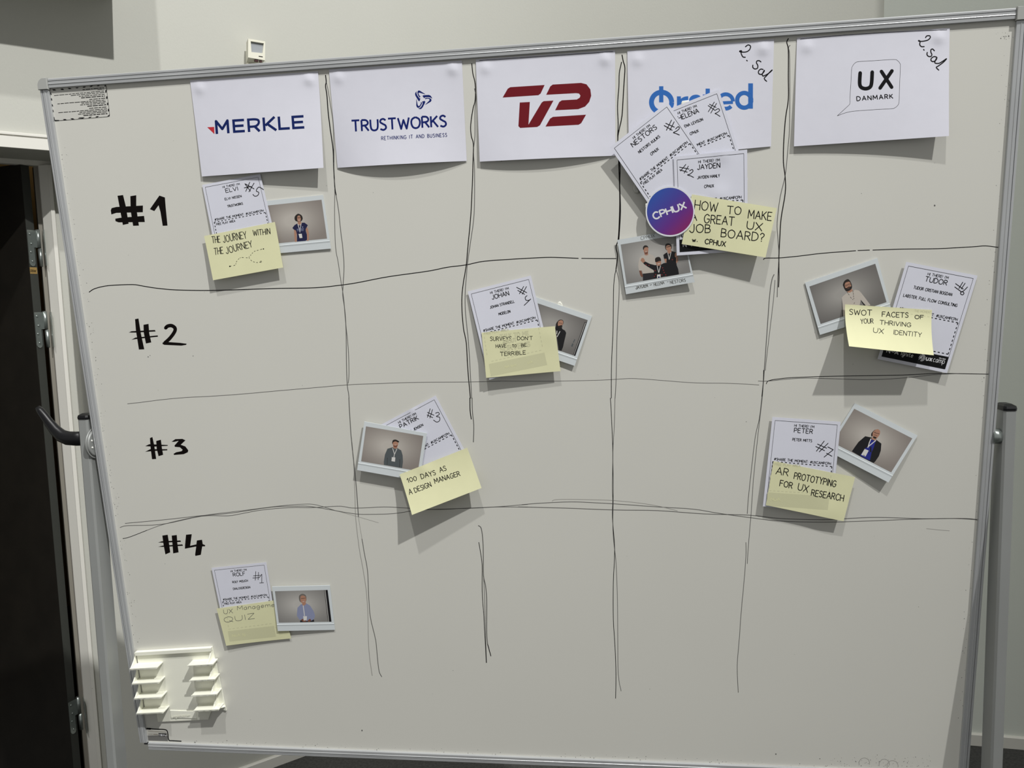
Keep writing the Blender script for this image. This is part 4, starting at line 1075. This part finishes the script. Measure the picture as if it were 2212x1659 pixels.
photo([(1143.3, 637), VJ((1775, 632)), VJ((1545, 1293)), (1105.9, 744.5)], (1.6, 2, 5, 3.2), 'instant photo of a man in a black hoodie, tilted beside the see-through note', [(1146.2, 650), (1269.6, 691.5), (1242.7, 769.1), (1119.4, 727.3)], 'grey', V,
      [('c', HAIR, [(245, 480), (270, 430), (330, 370), (390, 360), (435, 390), (440, 450), (400, 520), (330, 570), (250, 560)]), ('p', CLB, [(230, 580), (250, 510), (310, 540), (400, 555), (410, 600), (480, 640), (510, 700), (490, 800), (470, 880), (430, 1060), (390, 1160), (320, 1150), (290, 950), (265, 780)]),
       ('c', SKIN, [(296, 480), (310, 410), (370, 375), (425, 395), (430, 450), (405, 510), (360, 545), (312, 530)]), ('c', HAIR, [(312, 520), (350, 510), (400, 500), (408, 550), (350, 580), (315, 560)]), ('s', HAIR, [(320, 440), (410, 462)], .8),
       ('s', GRW, [(275, 645), (268, 728)], 1.5), ('s', GRW, [(352, 660), (275, 805)], 1.5), ('p', CLB, [(1018, 450), (1040, 405), (1060, 372), (745, 1288), (705, 1278)]), ('s', CLB, [(1030, 435), (985, 428), (690, 1268)], .9), ('s', GRW, [(1005, 440), (708, 1262)], .5),
       ('p', CLG, [(685, 940), (720, 860), (740, 870), (705, 950)]), ('p', CLG, [(637, 1040), (665, 965), (700, 980), (672, 1055)])])
V = View(1790, 590, 16.59)
photo([VT((92, 345)), VT((855, 85)), (1927.4, 675.2), VT((250, 895))], (2, 2, 4, 4), 'instant photo of a bearded man with glasses in a white shirt', [VT((138, 385)), VT((833, 145)), VT((952, 550)), VT((257, 780))], 'grey', V,
      [('p', CLB, [(462, 880), (490, 1100), (525, 1550), (495, 1560), (478, 1150)]), ('p', CLW, [(470, 880), (520, 820), (640, 720), (700, 690), (860, 640), (950, 595), (1080, 620), (1160, 700), (1300, 880), (1450, 1080), (1500, 1150), (1320, 1175), (1220, 1110), (1150, 950), (1120, 1110), (1000, 1400), (560, 1540), (520, 1550), (500, 1100)]),
       ('p', CLB, [(1145, 950), (1330, 1160), (1270, 1165), (1190, 1060)]), ('p', SKIN, [(650, 640), (830, 560), (862, 640), (760, 700), (680, 690)]), ('c', HAIR, [(505, 420), (540, 320), (600, 250), (690, 215), (760, 270), (810, 360), (835, 450), (830, 540), (760, 620), (640, 655), (560, 560)]),
       ('c', SKIN, [(570, 430), (600, 350), (660, 320), (740, 310), (785, 370), (805, 450), (790, 520), (690, 560), (605, 530)]), ('c', HAIR, [(600, 530), (650, 530), (700, 490), (780, 480), (830, 470), (825, 550), (760, 620), (700, 635), (630, 600)]), ('s', SKIN2, [(670, 545), (750, 520)], 1.2),
       ('s', HAIR, [(585, 430), (660, 415), (660, 460), (600, 470), (585, 430)], .7), ('s', HAIR, [(690, 400), (770, 370), (785, 410), (710, 430), (690, 400)], .7), ('s', HAIR, [(660, 425), (690, 412)], .7)]
      + [('s', HAIR, [(a, b), (c, d)], .8) for a, b, c, d in ((655, 680, 690, 720), (700, 735, 740, 790), (770, 850, 820, 905), (845, 930, 875, 955), (865, 620, 875, 690), (880, 710, 890, 770), (892, 800, 895, 860), (900, 890, 905, 930), (930, 1050, 905, 1100))])
photo([VP((155, 403)), VP((928, 548)), (906, 1039.3), VP((65, 1003))], (7, 8.5, 11, 11), 'instant photo of a man in a cap and grey sweater', [VP((175, 463)), VP((883, 582)), (903, 1017.6), VP((115, 895))], 'warm', VP,
      [('p', CLG, [(395, 900), (410, 810), (440, 740), (500, 722), (560, 730), (610, 760), (628, 820), (632, 900), (622, 978), (582, 972), (440, 945), (397, 940)]), ('s', HAIR, [(440, 850), (436, 940)], .7), ('s', HAIR, [(592, 870), (590, 970)], .8), ('p', SKIN, [(515, 700), (560, 700), (562, 730), (535, 742), (510, 725)]),
       ('c', SKIN, [(505, 680), (508, 650), (540, 640), (572, 662), (568, 700), (545, 722), (515, 712)]), ('c', SKIN2, [(512, 695), (540, 700), (566, 695), (558, 715), (540, 724), (518, 715)]), ('c', HAIR, [(498, 668), (508, 634), (545, 627), (584, 650), (572, 662), (540, 648), (510, 662), (506, 685)]), ('s', GRW, [(528, 694), (552, 694)], .7),
       ('s', GRW, [(504, 733), (527, 805), (520, 845)], 1.3), ('s', GRW, [(558, 738), (530, 805)], 1.3), ('p', GRW, [(495, 843), (538, 847), (533, 900), (490, 893)])])
V = View(1840, 910, 16.59)
photo([VR((1240, 120)), VR((2015, 520)), VR((1655, 1100)), (1783.8, 972.3)], (2, 3, 10.5, 4.5), 'instant photo of a man in a dark jacket over a blue shirt, turned clockwise', [VR((1232, 188)), VR((1950, 555)), VR((1688, 975)), (1799.5, 956.3)], 'warm', V,
      [('p', CLB, [(0, 1080), (110, 920), (240, 740), (480, 535), (700, 580), (870, 655), (1060, 800), (1040, 1050), (970, 1250), (840, 1440), (785, 1495), (650, 1435), (300, 1255)]), ('p', CLR, [(700, 640), (820, 700), (880, 670), (830, 790), (780, 960), (710, 1110), (650, 1405), (470, 1325), (300, 1225), (470, 980), (600, 890), (640, 800)]),
       ('p', CLB, [(650, 930), (700, 900), (705, 1110), (650, 1100)]), ('p', SKIN, [(740, 560), (880, 620), (850, 700), (700, 640)]), ('c', HAIR, [(700, 550), (695, 450), (760, 360), (850, 300), (850, 420), (760, 520)]), ('c', SKIN, [(742, 520), (760, 390), (850, 305), (940, 285), (1010, 345), (1005, 450), (960, 540), (880, 615), (800, 600)]),
       ('c', HAIR, [(750, 560), (800, 545), (880, 575), (870, 618), (800, 615)]), ('s', SKIN2, [(790, 490), (850, 495), (905, 525)], 1.3), ('s', HAIR, [(790, 385), (860, 420), (990, 450)], 1.0), ('s', GRW, [(690, 620), (630, 760), (590, 900), (570, 950)], 1.9), ('s', GRW, [(865, 680), (720, 800), (592, 905)], 1.9), ('p', GRW, [(460, 990), (605, 1050), (490, 1265), (335, 1200)]), ('s', CLG, [(410, 1205), (470, 1235)], 1.3)])
photo([VQ((1090, 465)), VQ((1952, 445)), VQ((2028, 1110)), VQ((1175, 1128))], (7, 2.4, 2.6, 7.5), 'instant photo of a grey haired man in a light blue shirt', [VQ((1133, 533)), VQ((1920, 513)), VQ((1978, 988)), VQ((1192, 1003))], 'pale', VQ,
      [('p', CLD, [(1510, 968), (1715, 955), (1720, 990), (1508, 997)]), ('p', CLS, [(1460, 900), (1470, 780), (1520, 730), (1600, 712), (1660, 750), (1710, 830), (1733, 900), (1715, 950), (1680, 972), (1600, 978), (1540, 962), (1500, 960)]), ('s', GRW, [(1555, 745), (1575, 900)], 1.6), ('p', SKIN, [(1540, 700), (1590, 690), (1598, 725), (1565, 750), (1540, 735)]),
       ('c', GREYH, [(1492, 650), (1495, 600), (1540, 572), (1590, 590), (1604, 640), (1590, 690), (1515, 695)]), ('c', SKIN, [(1512, 645), (1520, 605), (1560, 597), (1594, 622), (1598, 668), (1580, 708), (1548, 715), (1520, 692)]), ('s', HAIR, [(1520, 642), (1594, 634)], .8), ('s', GRW, [(1545, 688), (1572, 684)], .7),
       ('c', SKIN2, [(1522, 958), (1560, 945), (1602, 978), (1560, 990)]), ('c', SKIN2, [(1618, 975), (1655, 945), (1672, 968), (1640, 992)]), ('p', GRW, [(1555, 905), (1612, 905), (1608, 965), (1562, 972)]), ('p', CLB, [(1890, 515), (1920, 513), (1978, 987), (1945, 989)]), ('s', CLB, [(1872, 516), (1928, 988)], .8), ('s', GRW, [(1882, 525), (1936, 988)], .45)])


# ---- yellow notes
def note(corners, h, label, words, V, p=1.2, bm=0, extra=None, ink=INK, dents=(), side=0):
    sh = Sheet(corners, h, bm, p, dents, side)
    o = sheet_obj(sh, 'sticky_note', label, 'note', NOTE, .00018, 26, 20)

    def f(mb):
        for s, a, b, cap, wd in words: text(mb, sh, s, V(a), V(b), cap / V.a[2], wd, .00008, jit=.03)
        if extra: extra(mb, sh)

    letters(o, 'handwriting', ink, f)
    return sh, o


def doodle(mb, sh):
    for p in ([(308, 1388), (345, 1380), (352, 1360), (372, 1335), (390, 1328), (430, 1330)], [(440, 1325), (455, 1308), (475, 1287), (505, 1277), (540, 1268)], [(440, 1328), (460, 1352), (490, 1362), (520, 1360)]):
        q = smooth(VA(*p), 6); k = 0
        while k < len(q) - 2: stroke(mb, sh, q[k:k + 3], .9, .00008, caps=False); k += 4
    disc(mb, sh, VA((308, 1389)), 1.6, .00008, 0, 8); disc(mb, sh, VA((540, 1269)), 1.4, .00008, 0, 8); stroke(mb, sh, VA((520, 1352), (516, 1360), (524, 1362), (527, 1353), (520, 1352)), .8, .00008)


note([VA((130, 1180)), VA((618, 1083)), VA((675, 1397)), VA((192, 1485))], (6.5, 6, 11, 11.5), 'yellow sticky note with a dotted path doodle in the left column',
     [('THE', (187, 1230), (242, 1224), 44, 1.35), ('JOURNEY', (265, 1225), (425, 1194), 48, 1.35), ('WITHIN', (470, 1178), (587, 1166), 38, 1.35), ('THE', (203, 1308), (263, 1301), 44, 1.35), ('JOURNEY', (285, 1302), (466, 1254), 45, 1.35)], VA, extra=doodle)
NJ = note([VJ((308, 852)), VJ((1282, 765)), VJ((1357, 1362)), VJ((370, 1452))], (9, 8.2, 10.8, 13), 'yellow sticky note with small capitals, badge print showing through',
     [('SURVEYS', (425, 960), (705, 955), 52, 1.1), ("DON'T", (785, 950), (985, 946), 46, 1.1), ('HAVE', (500, 1053), (635, 1046), 44, 1.1), ('TO', (718, 1045), (772, 1042), 36, 1.1), ('BE', (840, 1040), (905, 1032), 40, 1.1), ('TERRIBLE', (560, 1160), (895, 1138), 48, 1.1)], VJ, dents=((.93, .2, .001, .02),))
note([VD((950, 487)), VD((1845, 632)), VD((1725, 1152)), VD((842, 1010))], (14.5, 14.5, 19.5, 15), 'large yellow sticky note with bold capitals beside the round purple sticker',
     [('HOW', (975, 645), (1215, 672), 95, 1.9), ('TO', (1320, 692), (1465, 703), 80, 1.9), ('MAKE', (1540, 737), (1785, 762), 85, 1.9), ('A', (925, 755), (1000, 760), 80, 1.9), ('GREAT', (1075, 785), (1390, 815), 88, 1.9), ('UX', (1525, 850), (1685, 872), 78, 1.9),
      ('JOB', (925, 885), (1142, 892), 85, 1.9), ('BOARD?', (1255, 935), (1705, 988), 88, 1.9), ('w', (955, 985), (988, 985), 40, 1.9), ('.', (1003, 985), (1006, 985), 30, 1.9), ('CPHUX', (1085, 1005), (1300, 1036), 50, 1.9)], VD, dents=((.4, .18, .0009, .02), (.75, .1, .0009, .015), (.25, .6, .0009, .02)))
NS = note([VT((515, 573)), VT((1432, 632)), VT((1450, 1110)), VT((557, 1015))], (8, 8, 34, 42), 'yellow sticky note with its lower edge lifted far off the board',
     [('SWOT', (560, 682), (795, 690), 56, 1.5), ('FACETS', (905, 702), (1180, 714), 52, 1.5), ('OF', (1250, 724), (1340, 726), 38, 1.5), ('YOUR', (680, 775), (812, 772), 50, 1.3), ('THRIVING', (880, 783), (1208, 812), 44, 1.3), ('UX', (810, 868), (918, 882), 50, 1.2), ('IDENTITY', (1025, 888), (1318, 918), 46, 1.2)], VT, p=1.7)
note([VP((590, 1058)), VP((1425, 728)), VP((1603, 1225)), VP((743, 1558))], (13.5, 10, 21, 33), 'yellow sticky note tilted upwards in the second column, below the man in a cap',
     [('100', (690, 1160), (805, 1128), 55, 1.4), ('DAYS', (862, 1112), (1040, 1058), 58, 1.4), ('AS', (1092, 1032), (1172, 1006), 60, 1.4), ('A', (712, 1306), (750, 1296), 66, 1.4), ('DESIGN', (785, 1282), (985, 1204), 60, 1.4), ('MANAGER', (1028, 1168), (1340, 1072), 58, 1.4)], VP, p=1.3, dents=((.35, .1, .0016, .012),))
NP = note([VR((235, 835)), VR((1243, 1035)), VR((1100, 1578)), VR((140, 1380))], (8.8, 8.5, 12, 11.5), 'yellow sticky note about prototyping in slanted bold capitals at the lower right',
     [('AR', (262, 993), (410, 1022), 88, 1.7), ('PROTOTYPING', (485, 1050), (1000, 1155), 78, 1.7), ('FOR', (308, 1143), (462, 1172), 72, 1.7), ('UX', (530, 1190), (655, 1220), 82, 1.7), ('RESEARCH', (698, 1260), (1095, 1330), 76, 1.7)], VR, dents=((.8, .85, .001, .02),))
NR = note([VQ((262, 793)), (608.2, 1294.8), VQ((1375, 1238)), VQ((405, 1347))], (6.2, 5, 3.6, 7), 'yellow sticky note with thin grey handwriting under the lowest badge',
     [('UX', (370, 872), (505, 860), 66, .9), ('Manageme', (572, 818), (1128, 762), 62, .9), ('QUIZ', (378, 1002), (832, 940), 78, .9)], VQ, ink=PENG, bm=-1.0)
NT = mat('badge_print_through_note', (201, 200, 163), .8); NT2 = mat('pale_print_through_note', (214, 213, 168), .8)


def through(n, V, quad, dashes, words, pale):
    sh, o = n
    def f(mb):
        if quad: poly(mb, sh, V(*quad), .00004)
        for a, b in dashes:
            L = math.dist(a, b); k = max(2, int(L / (V.a[2] * 8.5)))
            for i in range(k): stroke(mb, sh, V(*[(a[0] + (b[0] - a[0]) * t, a[1] + (b[1] - a[1]) * t) for t in (i / k, (i + .55) / k)]), 1.5, .00004, caps=False)
        for s_, a, b, c, w_ in words: text(mb, sh, s_, V(a), V(b), c / V.a[2], w_, .00004)
    letters(o, 'print_showing_through', NT, f)
    if pale: letters(o, 'print_showing_through', NT2, lambda mb: [text(mb, sh, s_, V(a), V(b), c / V.a[2], w_, .00012) for s_, a, b, c, w_ in pale])


through(NJ, VJ, [(405, 1268), (1143, 1115), (1180, 1280), (432, 1432)], [((440, 1232), (1125, 1078)), ((1067, 785), (1122, 1062)), ((345, 905), (385, 1170))],
        [('TALK TO ME', (560, 925), (930, 878), 46, 2.3), ('ABOUT', (595, 1003), (775, 962), 42, 2.3), ('SURVEYS', (560, 1105), (955, 1028), 62, 2.6), ('FREE PLAY AREA', (345, 878), (670, 822), 26, .9)], [('NoA Ignite', (620, 1320), (770, 1290), 30, .8), ('UX', (925, 1265), (985, 1252), 28, 1.0)])
through(NP, VR, [(160, 1222), (925, 1272), (905, 1440), (146, 1385)], [((180, 1200), (930, 1245)), ((200, 1010), (180, 1200)), ((945, 1010), (925, 1240))], [('FREE PLAY AREA', (248, 888), (565, 908), 28, .9)], [('NoA', (195, 1322), (315, 1330), 38, 1.6)])
through(NR, VQ, [(430, 1130), (1120, 1050), (1148, 1212), (455, 1285)], [((440, 1100), (1110, 1012)), ((415, 860), (440, 1095))], [], [('NoA Ig', (500, 1215), (690, 1192), 36, 1.2)])
through(NS, VT, None, [((1030, 650), (1425, 708))], [('THE MOMENT:', (1245, 652), (1428, 672), 24, .8)], [])

# ---- round purple sticker
c0 = (1447.6, 456.6); rx, ry = 53.0, 54.6
rs = Sheet([(c0[0] - rx, c0[1] - ry), (c0[0] + rx, c0[1] - ry), (c0[0] + rx, c0[1] + ry), (c0[0] - rx, c0[1] + ry)], (13.2, 15.8, 16.6, 13.8))
m = MB(); n = 64
ring = [(.5 + .5 * math.cos(2 * math.pi * i / n), .5 + .5 * math.sin(2 * math.pi * i / n)) for i in range(n)]
m.add([rs.S(u, v) for u, v in ring] + [rs.S(u, v, -.0004) for u, v in ring], [tuple(range(n))[::-1], tuple(range(n, 2 * n))] + [(i, (i + 1) % n, (i + 1) % n + n, i + n) for i in range(n)])
st = m.build('round_sticker', mat('sticker_border', (222, 224, 230), .35), None, loc=rs.S(.5, .5))
tag(st, 'round purple and blue sticker with white capitals', 'sticker')
gm = mat('gradient_print', (70, 50, 130), .3); nt = gm.node_tree
uvn = nt.nodes.new('ShaderNodeUVMap'); sp = nt.nodes.new('ShaderNodeSeparateXYZ'); ma = nt.nodes.new('ShaderNodeMath'); ma.operation = 'MULTIPLY_ADD'; ma.inputs[1].default_value = .5
mb2 = nt.nodes.new('ShaderNodeMath'); mb2.operation = 'MULTIPLY'; mb2.inputs[1].default_value = .5; r = nt.nodes.new('ShaderNodeValToRGB')
nt.links.new(uvn.outputs[0], sp.inputs[0]); nt.links.new(sp.outputs['Y'], mb2.inputs[0]); nt.links.new(sp.outputs['X'], ma.inputs[0]); nt.links.new(mb2.outputs[0], ma.inputs[2]); nt.links.new(ma.outputs[0], r.inputs[0])
for k, (pos, c) in enumerate(((.12, (38, 84, 168)), (.42, (70, 62, 150)), (.62, (98, 42, 132)), (.86, (134, 30, 92)))):
    el = r.color_ramp.elements[k] if k < 2 else r.color_ramp.elements.new(pos)
    el.position = pos; el.color = [lin(v) for v in c] + [1]
nt.links.new(r.outputs[0], nt.nodes['Principled BSDF'].inputs['Base Color'])
m = MB(); ring = [(.5 + .472 * math.cos(2 * math.pi * i / n), .5 + .468 * math.sin(2 * math.pi * i / n)) for i in range(n)]
m.uv = list(ring); m.add([rs.S(u, v, .00006) for u, v in ring], [tuple(range(n))[::-1]]); m.build('gradient_disc', gm, st, recalc=False)
letters(st, 'printed_lettering', WHITEP, lambda mb: text(mb, rs, 'CPHUX', VD((552, 752)), VD((893, 632)), 14.2, 3.3, .00012, track=.16, caps=False))

# ---- bits that hold paper up
PUT = mat('white_putty', (236, 236, 224), .6)


def blob(label, cat, name, V, pts, h0, h1, mt=PUT):
    mb = MB(); q = V(*pts); cx = sum(p[0] for p in q) / len(q); cy = sum(p[1] for p in q) / len(q)
    rg = lambda k, h: [bp(cx + (x - cx) * k, cy + (y - cy) * k, h) for x, y in q]
    mb.loft([rg(1.0, h0), rg(1.0, h0 + (h1 - h0) * .6), rg(.7, h1)])
    tag(mb.build(name, mt), label, cat)


blob('small white adhesive tab peeking above the photo of the man in a black hoodie', 'adhesive tab', 'adhesive_tab', VJ, [(1308, 480), (1328, 450), (1350, 438), (1372, 462), (1392, 498), (1350, 520)], .0002, .0012)
blob('white crumpled adhesive strip between two name badges over the blue letters', 'adhesive tab', 'adhesive_tab', VC, [(915, 832), (985, 825), (1010, 850), (940, 900), (890, 890)], .0022, .0034)
blob('translucent lump of putty under the left edge of the tilted name badge', 'putty', 'adhesive_putty', VD, [(340, 380), (362, 385), (375, 430), (395, 455), (385, 478), (350, 470), (330, 430)], .0002, .0045, mat('clear_putty', (205, 205, 196), .3))
blob('white putty tip at the left rim of the round sticker', 'putty', 'adhesive_putty', VD, [(462, 585), (482, 580), (486, 620), (470, 650), (458, 620)], .010, .0130)

# ---- pen holder
ph = empty('pen_holder', B(-.65, -.47)); tag(ph, 'white plastic pen holder hanging at the lower left of the board', 'pen holder')
TZ = lambda x, z: z + .085 * (x + .65)
H = lambda x, z, h: B(x, TZ(x, z), h)
XL, XI, XJ2, XR = -.7335, -.679, -.619, -.5690
m = MB(); pl_ = [(XL + .004, -.398), (XR - .0085, -.398), (XR + .003, -.5305), (-.592, -.5205), (-.6045, -.5470), (-.7070, -.5470), (-.7070, -.5175), (XL + .004, -.5175)]
m.prism([H(x, z, .0005) for x, z in pl_], BN * .0025); m.build('back_plate', HOLD, ph)
m = MB(); m.prism([H(x, z, .003) for x, z in ((XL + .004, -.398), (XR - .0085, -.398), (XR - .009, -.4045), (XL + .004, -.4045))], BN * .0052); m.build('top_rim', HOLD, ph)
zs = [-.4225, -.4527, -.4832, -.5143]
for side in (0, 1):
    x0, x1 = (XL, XI) if side == 0 else (XJ2, XR)
    for k, z in enumerate(zs):
        m = MB(); t = .0017; D = .024
        xo = x0 if side == 0 else x1; xi = x1 if side == 0 else x0; sg = 1 if side == 0 else -1
        m.prism([H(xo, z, .003), H(xo, z, D), H(xi - sg * .003, z, D), H(xi, z, D - .004), H(xi, z, .003)], BZ * -t)
        # front lip
        m.prism([H(xo, z + .0012, D - .0012), H(xo, z + .0012, D), H(xi, z + .0012, D), H(xi, z + .0012, D - .0012)], BZ * -.003)
        m.build('shelf', HOLD, ph)
        top = -.4005 if k == 0 else zs[k - 1] - t
        sec = []
        for j in range(9):
            a = j / 8; sec.append((top + (z - top) * a, .004 + (D - .004) * (a ** 2.2)))
        xa = xo + sg * (.0105 if side == 1 else .0)
        xb = xa + sg * .002
        q = [(a, b) for a, b in sec] + [(z, .003), (top, .003)]
        m = MB(); m.prism([H(xa, a, b) for a, b in q], BX * (sg * .002)); m.build('side_wall', HOLD, ph)
m = MB(); m.prism([H(XR - .0045, -.5143, .003), H(XR - .0045, -.5143, .022), H(XR + .003, -.5205, .006), H(XR + .003, -.5215, .003)], BX * -.0095); m.build('lower_flare', HOLD, ph)
m = MB(); m.box(B(-.65, -.5335, .003), BX, (BZ + BX * 0.0), BN, (-.028, .024), (-.0075, .0075), (0, .0012)); m.build('name_plate', HOLD, ph)
letters(ph, 'embossed_lettering', HOLD, lambda mb: text(mb, type('plate', (), {'px': staticmethod(lambda x, y, e: bp(x, y, .0050))})(), 'Legamaster', (370, 1550.5), (411, 1547.5), 5.5, 1.1, caps=False))

# ---- motion sensor on the wall
ms2 = empty('motion_sensor', Wl(.075, 2.372, .0)); tag(ms2, 'small cream motion sensor on the wall above the board', 'sensor')
CR = mat('cream_plastic', (222, 220, 204), .5)
m = MB(); fr = [(.049, 2.4314), (.1027, 2.4314), (.0985, 2.3728), (.045, 2.3736)]; wi = [(.0563, 2.4247), (.0979, 2.425), (.0925, 2.3937), (.057, 2.3917)]
F_ = lambda q, o: Wl(q[0], q[1], o)
m.add([F_(q, .055) for q in fr] + [F_(q, .055) for q in wi] + [F_(q, .048) for q in wi], [(0, 1, 5, 4), (1, 2, 6, 5), (2, 3, 7, 6), (3, 0, 4, 7), (4, 5, 9, 8), (5, 6, 10, 9), (6, 7, 11, 10), (7, 4, 8, 11)])
bk = [(.052, 2.428), (.099, 2.428), (.095, 2.366), (.049, 2.366)]
m.add([F_(q, .055) for q in fr] + [F_(q, .024) for q in bk], [(0, 1, 5, 4), (1, 2, 6, 5), (2, 3, 7, 6), (3, 0, 4, 7), (4, 5, 6, 7)])
m.build('housing', CR, ms2)
m = MB(); m.add([F_(q, .0485) for q in wi], [(0, 1, 2, 3)]); m.build('lens', mat('lens_film', (150, 154, 158), .45), ms2)['label'] = 'grey lens window'
m = MB(); m.prism([Wl(.055, 2.405, 0), Wl(.055, 2.352, 0), Wl(.090, 2.352, 0), Wl(.090, 2.405, 0)], WN * .026); m.build('wall_bracket', CR, ms2)
for a, b in ((.067, .078), (.083, .090)):
    m = MB(); m.box(WP, WU, WN, Z3, (a, b), (.045, .052), (2.366, 2.3715)); m.build('indicator', mat('dark_indicator', (60, 22, 20), .4), ms2)
m = MB(); m.add([Wl(.079, 2.3835, .0553), Wl(.092, 2.3835, .0553), Wl(.092, 2.3808, .0553), Wl(.079, 2.3808, .0553)], [(0, 1, 2, 3)]); m.build('maker_mark', PRINT, ms2)
